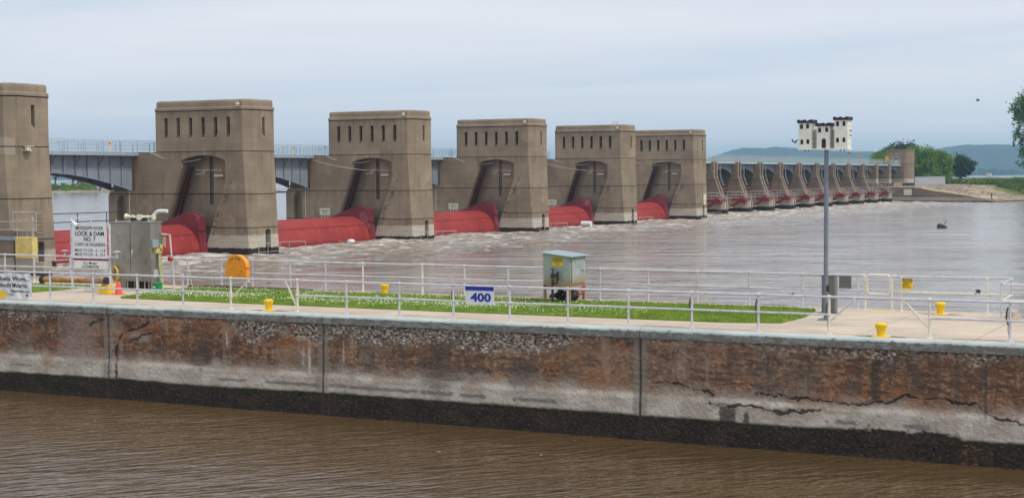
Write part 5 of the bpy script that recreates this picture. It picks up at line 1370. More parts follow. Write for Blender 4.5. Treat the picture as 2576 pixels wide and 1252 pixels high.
q = MB(); q.prism([(40.92, 3.2), (41.3, 3.18), (41.5, 3.3), (41.3, 3.45), (41.0, 3.40)], 'x', 40.885, 40.895); q.prism([(41.55, 3.2), (41.85, 3.22), (41.8, 3.42), (41.6, 3.40)], 'x', 40.885, 40.895); q.build('picture', MAT['yellow'], bn)
q = MB(); q.prism([(40.84, 3.28), (40.62, 3.28), (40.62, 3.36), (40.84, 3.36)], 'x', 40.885, 40.893); q.build('picture', MAT['blue_grey'], bn)
q = MB(); q.prism([(40.02, 3.26), (39.94, 3.26), (39.94, 3.35), (40.02, 3.35)], 'x', 40.88, 40.893); q.build('picture', MAT['maroon'], bn)

# life ring box
lrb = thing('life_ring_box', 'round-topped orange life ring box on the lock wall railing', 'box', (48.4, 36.56, Z0))
outl = [(37.06, 3.575), (36.07, 3.575), (36.06, 3.9)] + [(36.565 + .505 * math.cos(t), 3.93 + .51 * math.sin(t)) for t in np.linspace(0.02, PI - .02, 16)] + [(37.07, 3.9)]
q = MB(); q.prism(outl, 'x', 48.32, 48.55); q.build('case', MAT['orange'], lrb, bevel=.03, smooth=True)
q = MB()
for i, ch in enumerate('LIFE RING'):
    if ch == ' ': continue
    a = math.radians(140 - i * 10.2); ca, sa = math.cos(a), math.sin(a)
    pc = (36.565 + .355 * ca * 1.0, 3.93 + .355 * sa); rot = a - PI / 2
    text_into(q, ch, .105, (lambda pc, rot: lambda u, v, w: (48.312 - w, pc[0] - (u * math.cos(-rot) + v * math.sin(-rot)) if False else pc[0] - (u * math.cos(rot) - v * math.sin(rot)), pc[1] + u * math.sin(rot) + v * math.cos(rot)))(( 36.565 - .355 * ca, 3.93 + .355 * sa), rot), .002, .003, .8, 'CENTER')
q.build('lettering', MAT['dark'], lrb)
q = MB(); q.box(48.30, 48.319, 36.19, 36.41, 3.73, 3.90); la = q.build('latch_recess', MAT['orange'], lrb, bevel=.005); q = MB(); q.box(48.29, 48.299, 36.24, 36.29, 3.80, 3.84); q.build('latch', MAT['dark'], la)
q = MB(); q.tube([(48.5, 36.9, Z0 + .01), (48.5, 36.9, 3.6)], .03, 6); q.build('leg', MAT['galv'], lrb); q = MB(); q.tube([(48.5, 36.2, Z0 + .01), (48.5, 36.2, 3.6)], .03, 6); q.build('leg', MAT['galv'], lrb)

# valve housing on legs
vb = thing('valve_cabinet', 'rust-stained blue-grey valve housing on legs with a yellow caution plate, on the lawn', 'cabinet', (47.6, 22.4, Z0))
def vb_mat():
    m, t, b = newmat('stained_housing_paint'); g = G(t)
    c = g.mix(g.step(g.noise(2, 5, .6), .3, .7), srgb(146, 154, 148), srgb(168, 176, 170))
    e = g.math('ADD', g.z, g.math('MULTIPLY', g.math('SUBTRACT', g.noise(3, 5, .65), .5), .35))
    c = g.mix(g.math('MULTIPLY', g.step(e, 1.05, .58), .8), c, srgb(160, 118, 66)); t.links.new(c, b.inputs['Base Color']); b.inputs['Roughness'].default_value = .6
    return m
MAT['housing'] = vb_mat()
q = MB(); x0, x1, y0, y1 = 47.0, 48.25, 21.85, 22.84
q.add([(x0, y0, 3.68), (x1, y0, 3.68), (x1, y1, 3.68), (x0, y1, 3.68), (x0, y0, 4.69), (x1, y0, 4.69), (x1, y1, 4.80), (x0, y1, 4.80)], [(3, 2, 1, 0), (4, 5, 6, 7), (0, 1, 5, 4), (1, 2, 6, 5), (2, 3, 7, 6), (3, 0, 4, 7)])
q.build('housing', MAT['housing'], vb)
q = MB(); q.add([(46.86, 21.73, 4.69), (48.38, 21.73, 4.69), (48.38, 22.96, 4.825), (46.86, 22.96, 4.825), (46.86, 21.73, 4.715), (48.38, 21.73, 4.715), (48.38, 22.96, 4.85), (46.86, 22.96, 4.85)], [(3, 2, 1, 0), (4, 5, 6, 7), (0, 1, 5, 4), (1, 2, 6, 5), (2, 3, 7, 6), (3, 0, 4, 7)]); q.build('roof', MAT['blue_grey'], vb)
q = MB(); q.box(47.08, 48.14, y0 - .03, y0 - .002, 3.78, 4.62); dv = q.build('door', MAT['housing'], vb, bevel=.006); q = MB(); q.tube([(47.8, y0 - .05, 4.22), (47.86, y0 - .08, 4.22), (47.96, y0 - .08, 4.17)], .014, 5); q.build('handle', MAT['dark'], dv)
q = MB()
for a0, a1, b0_, b1_ in ((47.06, 47.07, 3.77, 4.63), (48.145, 48.155, 3.77, 4.63)): q.box(a0, a1, y0 - .006, y0 - .001, b0_, b1_)
q.build('door_gap', MAT['dark'], vb)
for x, y in ((47.04, 22.80), (47.04, 21.90), (48.21, 21.90), (48.21, 22.80)):
    q = MB(); q.box(x - .04, x + .04, y - .04, y + .04, Z0 + .003, 3.68); q.build('leg', MAT['housing'], vb)
q = MB(); q.box(46.985, 46.998, 22.12, 22.50, 4.39, 4.68); ca_ = q.build('caution_plate', MAT['yellow'], vb); ca_['label'] = 'yellow caution plate'
q = MB(); q.box(46.979, 46.9845, 22.135, 22.485, 4.55, 4.655); q.build('header', MAT['dark'], ca_)
q = MB(); text_fit(q, 'CAUTION', 22.47, 22.15, 4.57, .065, 46.976, .001, .003); q.build('header_lettering', MAT['yellow'], ca_)
q = MB(); text_fit(q, 'NON-POTABLE WATER', 22.46, 22.16, 4.50, .026, 46.983, .001, .001); text_fit(q, 'DONT DRINK', 22.39, 22.23, 4.44, .026, 46.983, .001, .001); q.build('lettering', MAT['black'], ca_)
q = MB(); X_ = 46.86
q.tube([(X_, 22.43, Z0 + .01), (X_, 22.43, 3.95)], .045, 8); q.tube([(X_, 22.43, 3.98), (X_, 22.43, 4.14)], .065, 8); q.tube([(X_, 22.43, 4.14), (X_, 22.43, 4.28)], .022, 6); q.lathe([(.0, 0), (.085, .0), (.085, .02), (.0, .02)], (X_, 22.43, 4.28), 12)
q.tube([(X_, 22.43, 4.08), (X_, 22.26, 4.08)], .035, 6); q.tube([(X_, 22.25, 3.90), (X_, 22.25, 4.16)], .05, 8); q.tube([(X_, 22.25, 4.16), (X_, 22.22, 4.21)], .03, 6); q.tube([(X_, 22.25, 3.9), (X_, 22.26, 3.82), (X_, 22.43, 3.80)], .025, 6)
q.tube([(X_, 22.43, 3.66), (X_, 22.72, 3.66)], .042, 8); q.tube([(X_, 22.72, 3.60), (X_, 22.72, 3.74)], .05, 8)
q.build('valve_pipework', MAT['dark'], vb, smooth=True)
q = MB()
for i in range(9): q.blob((47.2 + random.uniform(-.1, .5), 22.2 + random.uniform(-.45, .45), 3.42 + random.uniform(-.18, .18)), random.uniform(.07, .16), i, .25, (1, 1, .9), 1)
q.blob((47.7, 22.15, 3.36), .27, 4, .12, (1, 1.1, .85), 2); q.build('corroded_pump', MAT['dark'], vb)
q = MB()
for k in range(3): q.tube([(47.9 + .04 * k, 21.82 - .03 * k, 3.66), (47.75 + .03 * k, 21.76 - .03 * k, 3.48), (47.5, 21.8, 3.36)], .025, 6)
q.build('red_hose', MAT['red_hose'], vb)

# coiled lines hung on railing posts
MATR = MAT['rope']
def coil(y, label, big_=1.0):
    r = thing('rope_coil', label, 'rope', (NX, y, 3.7), 'ropes hung on the near railing posts'); q = MB()
    for k in range(5):
        rx, rz = .035 * big_ + .012 * (k % 3), .17 * big_ + .02 * (k % 2)
        q.tube([(NX + .05 + .012 * k + .015 * math.cos(t * 2), y + .055 + rx * math.cos(t), 3.80 - .02 * k + rz * math.sin(t)) for t in np.linspace(0, 2 * PI, 18)[:-1]], .010, 5, closed=True)
    q.build('coil', MATR, r)
    q = MB(); q.tube([(NX + .05, y + .04, 3.64), (NX + .03, y + .06, 3.45), (NX + .02, y + .04, 3.3)], .008, 4); q.build('loose_end', MATR, r)
for y, lb in ((31.23, 'dark rope behind the white post below the life ring box'), (22.94, 'thin rope coil on the post just left of the 400 sign'), (19.14, 'rope coil on the post in front of the valve housing'), (15.32, 'rope coil on the post over the plain right part of the lawn'), (13.39, 'rope coil on the post nearest the right tip of the lawn'), (11.42, 'reddish dark rope on the white post beside the birdhouse pole'), (6.74, 'large pale rope coil on the last railing post at the right edge')):
    coil(y, lb, 1.15 if y < 7 or y == 13.39 else 1.0)

# grey control box and plate, birdhouse
gcb = thing('control_box', 'tall grey metal control box standing behind the birdhouse pole', 'box', (47.2, 13.2, Z0))
q = MB(); q.box(47.2, 47.5, 12.97, 13.39, Z0 + .02, 4.26); q.build('box_body', MAT['grey_box'], gcb, bevel=.01); q = MB(); q.box(47.18, 47.53, 12.95, 13.41, 4.262, 4.285); q.build('lid', MAT['grey_box'], gcb)
q = MB(); q.box(47.1, 47.6, 12.87, 13.49, Z0 + .002, Z0 + .018); q.build('base_plate', MAT['grey_box'], gcb)
gp = thing('metal_plate', 'small grey metal plate hung on the river railing left of the swing gate', 'plate', (48.74, 13.06, 3.98)); q = MB(); q.box(48.735, 48.77, 12.87, 13.26, 3.785, 4.175); q.build('plate', MAT['grey_box'], gp, bevel=.006)
cs = thing('caution_sign', 'small yellow caution sign on the railing right of the swing gate', 'sign', (48.74, 11.1, 3.98))
q = MB(); q.box(48.74, 48.755, 10.94, 11.27, 3.81, 4.14); q.build('panel', MAT['yellow'], cs, bevel=.006)
q = MB(); q.box(48.732, 48.739, 10.95, 11.26, 4.06, 4.135); q.build('header', MAT['black'], cs); q = MB(); text_fit(q, 'Caution', 11.23, 10.98, 4.075, .045, 48.73, .001, .002); q.build('header_lettering', MAT['yellow'], cs)
q = MB()
for i, (tx, e) in enumerate((('Life Jackets', 10.97), ('Required', 11.04), ('Beyond', 11.08), ('This Point', 11.01))): text_fit(q, tx, 11.245, e, 4.015 - .048 * i, .026, 48.737, .001, .0015)
q.build('lettering', MAT['black'], cs); q = MB(); q.box(48.74, 48.76, 11.18, 11.2, 3.74, 3.81); q.box(48.74, 48.76, 11.0, 11.02, 3.74, 3.81); q.build('clips', MAT['galv'], cs)

bp = thing('birdhouse_pole', 'tall grey steel pole carrying the castle birdhouse', 'pole', (44.95, 12.62, Z0))
q = MB(); q.tube([(44.95, 12.62, Z0 + .02), (44.95, 12.62, 8.10)], .066, 12); q.tube([(44.95, 12.62, 5.9), (44.95, 12.62, 5.96)], .072, 12); q.build('shaft', MAT['pole'], bp, smooth=True)
q = MB(); q.box(44.74, 45.16, 12.42, 12.82, Z0 + .002, Z0 + .022)
for dx_ in (-.16, .16):
    for dy_ in (-.15, .15): q.lathe([(.018, .02), (.018, .06)], (44.95 + dx_, 12.62 + dy_, Z0), 6)
q.build('base_plate', MAT['pole'], bp)
q = MB(); q.box(44.87, 44.885, 12.50, 12.58, 3.95, 4.15); q.build('cleat', MAT['dark'], bp)
bh = thing('birdhouse', 'white castle-shaped birdhouse with black battlements on the tall grey pole', 'birdhouse', (45.0, 12.65, 8.12))
ZB = 8.145
def arch_hole(y, z, w, h): return [(y - w / 2, z), (y + w / 2, z), (y + w / 2, z + h - w / 2)] + [(y + w / 2 * math.cos(t), z + h - w / 2 + w / 2 * math.sin(t)) for t in (PI / 4, PI / 2, 3 * PI / 4)] + [(y - w / 2, z + h - w / 2)]
def keep(x0, x1, y0, y1, ztop, holes, arch_door=None):
    t = thing  # noqa
    q = MB(); q.box(x0 + .012, x1, y0, y1, ZB, ztop)
    hs = [arch_hole(*h) for h in holes]
    holed(q, [(y0, ZB), (y0, ztop), (y1, ztop), (y1, ZB)], hs, lambda y, z: (x0, y, z))
    for h in hs: strip(q, h, lambda y, z: (x0, y, z), lambda y, z: (x0 + .012, y, z))
    o = q.build('tower', MAT['house_white'], bh, recalc=False)
    q = MB()
    for h in hs:
        w_ = MB(); w_.add([(x0 + .010, y, z) for y, z in h], [tuple(range(len(h)))]); w_.build('entrance_hole', MAT['house_dark'], o)
    for i in range(3):
        for j in range(4): q.box(x0 + .10 + .12 * i, x0 + .115 + .12 * i, y0 - .002, y0 + .001, ZB + .10 + .17 * j, ZB + .14 + .17 * j)
    q.build('vent_slots', MAT['house_dark'], o)
    # battlements: band with alternating teeth
    q = MB(); e = .036; bt = .062
    q.box(x0 - e, x1 + e, y0 - e, y1 + e, ztop, ztop + bt)
    n = 5
    for side in range(2):
        X = (x0 - e, x1 + e - .02)[side]
        for i in range(0, n, 2):
            a = y0 - e + (y1 - y0 + 2 * e) * i / n; b = y0 - e + (y1 - y0 + 2 * e) * (i + 1) / n
            q.box(X, X + .02, a + .0005, b - .0005, ztop + bt, ztop + bt + .036)
        Y = (y0 - e, y1 + e - .02)[side]
        for i in (0, 2, 4):
            a = x0 - e + .021 + (x1 - x0 + 2 * e - .042) * i / n; b = x0 - e + .021 + (x1 - x0 + 2 * e - .042) * (i + 1) / n
            q.box(a, b, Y, Y + .02, ztop + bt, ztop + bt + .036)
    q.build('battlement', MAT['house_dark'], bh)
keep(44.78, 45.22, 13.02, 13.41, 8.89, [(13.32, 8.72, .09, .145), (13.14, 8.73, .09, .145), (13.31, 8.27, .09, .145), (13.13, 8.28, .09, .145)])
keep(44.80, 45.20, 12.48, 12.87, 8.79, [(12.785, 8.61, .09, .145), (12.575, 8.62, .09, .145), (12.66, ZB + .005, .13, .29)])
keep(44.78, 45.22, 11.96, 12.34, 8.955, [(12.25, 8.78, .09, .145), (12.06, 8.785, .09, .145), (12.25, 8.31, .09, .145), (12.06, 8.315, .09, .145)])
q = MB(); q.box(45.14, 45.19, 12.34, 12.48, ZB, 8.70); q.box(45.14, 45.19, 12.87, 13.02, ZB, 8.72); q.build('curtain_wall', MAT['house_white'], bh)
q = MB(); q.box(44.76, 45.24, 11.94, 13.43, 8.105, ZB - .001); q.build('floor_board', MAT['house_white'], bh)
q = MB()
for y in (13.22, 13.11, 12.16, 12.06): q.box(44.80, 44.83, y - .012, y + .012, 8.06, 8.104)
q.build('perch_hooks', MAT['dark'], bh)

# ---------------------------------------------------------------- birds, one body each
def bird(loc, heading, span, flap, label, cat='bird', perched=False):
    q = MB(); L = span * .48
    prof_ = [(-.5, .01), (-.42, .07), (-.25, .12), (0, .13), (.22, .10), (.34, .085), (.42, .06), (.5, .008)]
    vs = []
    n = 8
    for u, rad in prof_:
        for k in range(n):
            t = 2 * PI * k / n; vs.append(Vector((u * L, rad * L * math.cos(t), rad * L * 1.05 * math.sin(t) + (.02 * L if u > .3 else 0))))
    fs = [(i * n + k, i * n + (k + 1) % n, (i + 1) * n + (k + 1) % n, (i + 1) * n + k) for i in range(len(prof_) - 1) for k in range(n)]
    b = len(vs); vs += [Vector((-.45 * L, -.03 * L, 0)), Vector((-.45 * L, .03 * L, 0)), Vector((-.95 * L, .16 * L, 0)), Vector((-.80 * L, 0, .01 * L)), Vector((-.95 * L, -.16 * L, 0))]
    fs += [(b, b + 1, b + 2, b + 3), (b, b + 3, b + 4)]
    for s in (-1, 1):
        b = len(vs)
        if perched:
            w = [(.18, .10, .06), (-.12, .14, .04), (-.62, .07, .0), (-.2, .10, -.06)]
            vs += [Vector((x * L, s * y * L, z * L)) for x, y, z in w]; fs += [(b, b + 1, b + 2, b + 3)]
        else:
            h = span / 2
            w = [(.22 * L, .05, 0), (-.16 * L, .05, 0), (.30 * L, h * .45, flap * .55), (-.10 * L, h * .42, flap * .5), (-.12 * L, h * 1.0, flap), (-.38 * L, h * .9, flap * .9)]
            vs += [Vector((x, s * y, z)) for x, y, z in w]; fs += [(b, b + 1, b + 3, b + 2), (b + 2, b + 3, b + 5, b + 4)]
    M_ = Matrix.Translation(loc) @ Matrix.Rotation(heading, 4, 'Z') @ Matrix.Rotation(-.5 if perched else -.1, 4, 'Y')
    q.add([M_ @ v for v in vs], fs)
    r = thing('bird', label, cat, loc, 'swallows around the lock')
    q.build('body', MAT['bird'], r, recalc=False)
bird((44.8, 13.53, 8.335), math.radians(60), .34, .10, 'swallow flying close to the left side of the birdhouse')
bird((44.5, 8.19, 4.15), math.radians(-100), .34, -.10, 'dark swallow flying low over the water at the right railing')
bird((90.0, 16.65, 11.45), math.radians(-80), .5, .10, 'lone bird high in the open sky near the right-hand tree')
bird((41.0, 12.42, 4.175), math.radians(-120), .26, 0, 'small bird perched on the top bar left of the birdhouse pole', perched=True)
bird((45.0, 11.93, 8.52), math.radians(100), .22, 0, 'bird clinging to the right wall of the birdhouse, lower', perched=True)
bird((45.0, 11.93, 8.66), math.radians(100), .22, 0, 'bird clinging to the right wall of the birdhouse, upper', perched=True)
bird((44.9, 13.0, 8.80), math.radians(-100), .2, 0, 'bird on the inner side of the left birdhouse tower', perched=True)

# ---------------------------------------------------------------- things in the water
dr1 = thing('driftwood_stump', 'black driftwood stump with a twig floating in mid river', 'driftwood', (216.4, 44.6, 0))
q = MB(); q.blob((216.4, 44.75, .1), .48, 3, .25, (1, 1.1, .95), 2); q.blob((216.4, 44.4, .0), .36, 5, .3, (1, 1.1, .7), 2); q.tube([(216.4, 44.4, .5), (216.4, 44.2, .75), (216.4, 44.05, 1.0)], .05, 4); q.build('stump', MAT['dark'], dr1)
dm = thing('floating_drum', 'white drum floating at the foot of the red gate below the third tower', 'drum', (206.5, 93.3, .1)); q = MB(); q.tube([(206.5, 94.1, .35), (206.5, 92.6, .35)], .42, 12); q.build('drum', MAT['white'], dm, smooth=True)
dm = thing('floating_debris', 'rounded white float and a log against the second red gate', 'debris', (145, 94, .1)); q = MB(); q.blob((145, 94.0, .25), .42, 2, .08, (1, 1.2, .7), 2); q.build('float', MAT['white'], dm, smooth=True)
q = MB(); q.tube([(145, 95.6, .2), (145.2, 93, .15)], .12, 6); q.build('log', MAT['rust_pipe'], dm)
db = thing('floating_branch', 'brown branch drifting past the right part of the lawn', 'branch', (51.2, 12.6, 0)); q = MB(); q.tube([(57, 18.1, .06), (57.1, 17.5, .1), (57.0, 17.1, .05)], .05, 5); q.build('branch', MAT['bark'], db)

# ---------------------------------------------------------------- angler
def person(loc, heading, label):
    r = thing('person', label, 'person', loc)
    J = {'pel': (0, 0, .93), 'wst': (0, 0, 1.08), 'chs': (.02, 0, 1.32), 'nck': (.03, 0, 1.48), 'hd': (.05, 0, 1.62), 'top': (.05, 0, 1.74),
         'lh': (0, .10, .90), 'lk': (.04, .13, .48), 'la': (0, .15, .09), 'lt': (.14, .17, .05), 'rh': (0, -.10, .90), 'rk': (.05, -.12, .48), 'ra': (.02, -.14, .09), 'rt': (.16, -.16, .05),
         'ls': (.02, .19, 1.42), 'le': (.10, .26, 1.16), 'lw': (.30, .18, 1.12), 'lf': (.38, .15, 1.13), 'rs': (.02, -.19, 1.42), 're': (.08, -.26, 1.16), 'rw': (.29, -.16, 1.10), 'rf': (.37, -.13, 1.12)}
    Rd = {'pel': .16, 'wst': .14, 'chs': .17, 'nck': .065, 'hd': .105, 'top': .07, 'lh': .11, 'lk': .07, 'la': .05, 'lt': .035, 'rh': .11, 'rk': .07, 'ra': .05, 'rt': .035, 'ls': .075, 'le': .05, 'lw': .036, 'lf': .03, 'rs': .075, 're': .05, 'rw': .036, 'rf': .03}
    E = ['pel-wst', 'wst-chs', 'chs-nck', 'nck-hd', 'hd-top', 'pel-lh', 'lh-lk', 'lk-la', 'la-lt', 'pel-rh', 'rh-rk', 'rk-ra', 'ra-rt', 'chs-ls', 'ls-le', 'le-lw', 'lw-lf', 'chs-rs', 'rs-re', 're-rw', 'rw-rf']
    names = list(J); me = bpy.data.meshes.new('body')
    me.from_pydata([J[n] for n in names], [tuple(names.index(a) for a in e.split('-')) for e in E], [])
    o = bpy.data.objects.new('body', me); COL.objects.link(o); o.parent = r
    sk_ = o.modifiers.new('skin', 'SKIN'); 
    for i, n in enumerate(names):
        me.skin_vertices[0].data[i].radius = (Rd[n], Rd[n])
    me.skin_vertices[0].data[0].use_root = True
    ss = o.modifiers.new('sub', 'SUBSURF'); ss.levels = 2; ss.render_levels = 2
    me.materials.append(MAT['cloth_dark'])
    r.rotation_euler = (0, 0, heading)
    return r
person((413.6, 72.9, .62), math.radians(-100), 'person in dark clothes standing at the tip of the far training wall, fishing')
rod = thing('fishing_rod', 'thin fishing rod held out over the water by the person', 'rod', (413.5, 72.3, 1.7)); q = MB(); q.tube([(413.5, 72.5, 1.72), (412.2, 70.6, 2.7)], [.03, .012], 4); q.build('rod', MAT['dark'], rod)
bkt = thing('white_bucket', 'white bucket on the training wall beside the person', 'bucket', (413, 75.2, .9)); q = MB(); q.lathe([(.16, 0), (.2, .4)], (412.9, 75.5, 1.0), 12); q.build('bucket', MAT['white'], bkt)
hs = thing('step_railing', 'thin broken pipe rail on the stony bank behind the person', 'railing', (418, 78, 1.2)); q = MB()
for i in range(5): q.tube([(414 + 1.5 * i, 76 + 3 * i, .9 + .55 * i), (414 + 1.5 * i, 76 + 3 * i, 2.0 + .55 * i)], .05, 4)
q.tube([(414, 76, 1.9), (420, 88, 4.1)], .05, 4); q.tube([(414, 76, 1.4), (420, 88, 3.6)], .05, 4); q.build('rail', MAT['wire'], hs)

# chain link fence by the far tower
cf = thing('chain_link_fence', 'grey chain link fence on the bank right of the far end tower', 'fence', (480, 103, 3.9))
def mesh_mat():
    m, t, b = newmat('chain_link'); g = G(t); b.inputs['Base Color'].default_value = srgb(176, 178, 180); b.inputs['Roughness'].default_value = .5
    w = N(t, 'ShaderNodeTexWave'); w.bands_direction = 'DIAGONAL'; w.inputs['Scale'].default_value = 4.0; t.links.new(g.co, w.inputs['Vector'])
    tr = N(t, 'ShaderNodeBsdfTransparent'); mxs = N(t, 'ShaderNodeMixShader'); t.links.new(g.step(w.outputs[1], .25, .5, .6, .98), mxs.inputs[0]); t.links.new(tr.outputs[0], mxs.inputs[1]); t.links.new(b.outputs[0], mxs.inputs[2])
    t.links.new(mxs.outputs[0], t.nodes['Material Output'].inputs[0]); return m
MAT['chain'] = mesh_mat()
q = MB(); q.box(461, 503, 102.98, 103.0, 3.9, 6.3); q.box(503, 503.02, 103, 116, 3.9, 6.3); q.build('mesh', MAT['chain'], cf)
q = MB()
for i in range(15): q.tube([(461 + 3 * i, 103, 3.8), (461 + 3 * i, 103, 6.35), (461 + 3 * i, 102.7, 6.6)], .05, 4)
q.tube([(461, 103, 6.3), (503, 103, 6.3)], .05, 4); q.tube([(463, 102.7, 4.9), (475, 97, 4.4)], .05, 4); q.tube([(463, 102.7, 5.6), (475, 97, 5.0)], .05, 4); q.build('posts', MAT['galv'], cf)

# distant buoy house on the pool
fb = thing('duck_blind', 'small pale square hut standing in the far pool', 'hut', (1500, 267, 2.3)); q = MB(); q.box(1498, 1502, 264.8, 269.2, 3.2, 7.4)
for yy in (264.5, 269.5): q.tube([(1498, yy, 1.5), (1498, yy, 3.4)], .4, 5)
q.build('hut', MAT['board'], fb)

# ---------------------------------------------------------------- trees
def leaf_cloud(q, blobs, n, size, rnd, gap=0.0, droop=0.0):
    """leaf clumps spread through several lumpy volumes"""
    tot = sum(b[3] * b[4] * b[5] for b in blobs)
    for (cx, cy, cz, rx, ry, rz) in blobs:
        k = int(n * (rx * ry * rz) / tot)
        twigs = [(rnd.gauss(0, 1), rnd.gauss(0, 1), rnd.gauss(0, 1)) for _ in range(max(6, k // 26))]
        tw = []
        for d in twigs:
            l = math.sqrt(sum(c * c for c in d)) or 1; rad = rnd.uniform(.35, 1.0) ** .5 * rnd.uniform(.85, 1.12)
            tw.append((d[0] / l * rad, d[1] / l * rad, d[2] / l * rad))
        for i in range(k):
            t = tw[i % len(tw)]
            s = .20
            x = cx + rx * (t[0] + rnd.gauss(0, s)); y = cy + ry * (t[1] + rnd.gauss(0, s)); z = cz + rz * (t[2] + rnd.gauss(0, s * .8)) - droop * rnd.random()
            a, b_ = rnd.uniform(0, 2 * PI), rnd.uniform(-1.0, 1.0); c = size * rnd.uniform(.55, 1.25)
            u = Vector((math.cos(a), math.sin(a), 0)) * c; v = Vector((-math.sin(a) * math.sin(b_), math.cos(a) * math.sin(b_), math.cos(b_))) * c * .6
            p = Vector((x, y, z)); b0 = len(q.v)
            q.v += [tuple(p - u * .5), tuple(p + v * .5), tuple(p + u * .5), tuple(p - v * .5)]; q.f.append((b0, b0 + 1, b0 + 2, b0 + 3))
def tree(name, label, base, blobs, mat, n, size, seed, group='trees on the far bank', trunk_r=.45, droop=0.0):
    rnd = random.Random(seed)
    r = thing(name, label, 'tree', base, group)
    q = MB(); top = max(b[2] for b in blobs)
    bx0_, by0, bz0 = base
    q.tube([(bx0_, by0, bz0 - .5), (bx0_ + rnd.uniform(-.4, .4), by0 + rnd.uniform(-.4, .4), bz0 + (top - bz0) * .45), (bx0_, by0, bz0 + (top - bz0) * .85)], [trunk_r, trunk_r * .7, trunk_r * .25], 8)
    for b in blobs:
        zs = bz0 + (b[2] - bz0) * rnd.uniform(.3, .55)
        m_ = Vector(((bx0_ + b[0]) / 2, (by0 + b[1]) / 2, (zs + b[2]) / 2 + .3))
        q.tube([(bx0_, by0, zs), tuple(m_), (b[0], b[1], b[2] + b[5] * .3)], [trunk_r * .5, trunk_r * .3, trunk_r * .08], 6)
    q.build('trunk', MAT['bark'], r, smooth=True)
    q = MB(); leaf_cloud(q, blobs, n, size, rnd, droop=droop)
    q.build('crown', mat, r, recalc=False)
    return r
def at(azd, X):
    return X, X * math.tan(math.radians(azd))
def lumps(cx, cy, cz, rx, ry, rz, n, seed, k=.42):
    rnd = random.Random(seed); out = [(cx, cy, cz, rx * .72, ry * .72, rz * .75)]
    for i in range(n):
        a = 2 * PI * i / n + rnd.uniform(-.4, .4); h = rnd.uniform(-.75, .85)
        f = math.sqrt(max(.1, 1 - h * h * .8))
        out.append((cx + rx * .62 * f * math.cos(a), cy + ry * .62 * f * math.sin(a), cz + rz * .62 * h, rx * k, ry * k, rz * k * .85))
    return out
# cluster behind the end tower: widths follow the real crowns, each on its own trunk
x, y = at(13.6, 490); tree('round_tree', 'rounded light green tree just left of the far end tower', (x, y, 3.8), lumps(x, y, 10.6, 7, 5.0, 5.2, 9, 1), MAT['leaf_light'], 9000, .62, 11)
x, y = at(13.25, 545); tree('sparse_tree', 'thin dark tree with an open top behind the far end tower', (x, y, 3.8), lumps(x, y, 13.6, 6, 6.2, 6.0, 10, 2, .30), MAT['leaf_dark'], 3600, .7, 12)
x, y = at(12.45, 500); tree('broad_tree', 'tallest broad light green tree right behind the far end tower', (x, y, 3.8), lumps(x, y, 10.9, 7, 5.4, 6.9, 12, 3), MAT['leaf_light'], 13000, .62, 13)
x, y = at(11.85, 512); tree('broad_tree', 'mid green tree on the right of the clump, above the fence', (x, y, 3.8), lumps(x, y, 9.4, 7, 5.4, 6.4, 11, 4), MAT['leaf_light'], 12000, .62, 14)
x, y = at(12.75, 560); tree('sparse_tree', 'dark tree top poking up behind the broad light green tree', (x, y, 3.8), lumps(x, y, 14.4, 6, 4.6, 5.0, 8, 5, .32), MAT['leaf_dark'], 3000, .7, 15)
x, y = at(11.05, 560); tree('round_tree', 'lone dark green tree at the right end of the clump', (x, y, 3.6), lumps(x, y, 9.6, 5, 5.4, 5.0, 10, 6), MAT['leaf_dark'], 8000, .66, 16)
x, y = at(11.65, 530); tree('low_tree', 'low pale bush tree between the fence and the lone dark tree', (x, y, 3.6), lumps(x, y, 6.0, 4, 3.6, 2.8, 7, 7), MAT['leaf_light'], 3500, .6, 17)
# the big cottonwood leaning in from the right
X0 = 470
def P(az_, el): return X0, X0 * math.tan(math.radians(az_)), EYE + X0 / math.cos(math.radians(az_)) * math.tan(math.radians(el))
bl = []
for az_, el, ra, rz_ in ((8.95, 2.35, 3.3, 2.6), (8.6, 2.55, 4.5, 3.4), (9.25, 2.12, 1.9, 1.7), (8.8, 1.9, 4.0, 2.2), (9.15, 1.72, 1.5, 1.5), (8.75, 1.35, 4.0, 2.2), (9.2, 1.33, 1.7, 1.1), (9.12, 1.08, 1.6, 1.4), (8.6, .85, 4, 2.2), (9.02, .72, 1.2, 1.4), (9.0, .40, 1.6, .9), (8.6, .3, 3.2, 1.4), (7.6, 1.8, 6.5, 6.0), (6.9, 1.4, 7, 6)):
    p = P(az_, el); bl.append((p[0], p[1], p[2], ra * 1.1, ra, rz_))
tree('cottonwood_tree', 'huge dark green cottonwood leaning into the right edge of the picture', (X0, X0 * math.tan(math.radians(7.7)), .8), bl, MAT['leaf_mid'], 26000, .62, 21, trunk_r=.9, droop=1.0)

# grassy crest and shrubs on the bank
q = MB(); rnd = random.Random(5)
for _ in range(30000):
    X = 455 + 300 * rnd.random() ** 1.6; Y = rnd.uniform(66, 122)
    z = float(bank_z(np.array([X]), np.array([Y]))[0])
    if z < .9: continue
    k = (74 - Y) * .075 + 1.0 + (X - 466) * .030 + (float(vnoise(np.array([X * .12]), np.array([Y * .12]), 4)[0]) - .5) * 1.3
    if k < .5: continue
    h = rnd.uniform(.5, 1.5) * (1.5 if vnoise(np.array([X * .05]), np.array([Y * .09]), 8)[0] > .5 else .8); w = rnd.uniform(.15, .5); a = rnd.uniform(0, PI)
    b0 = len(q.v); q.v += [(X - w * math.cos(a), Y - w * math.sin(a), z), (X + w * math.cos(a), Y + w * math.sin(a), z), (X + rnd.uniform(-.3, .3), Y + rnd.uniform(-.3, .3), z + h)]; q.f.append((b0, b0 + 1, b0 + 2))
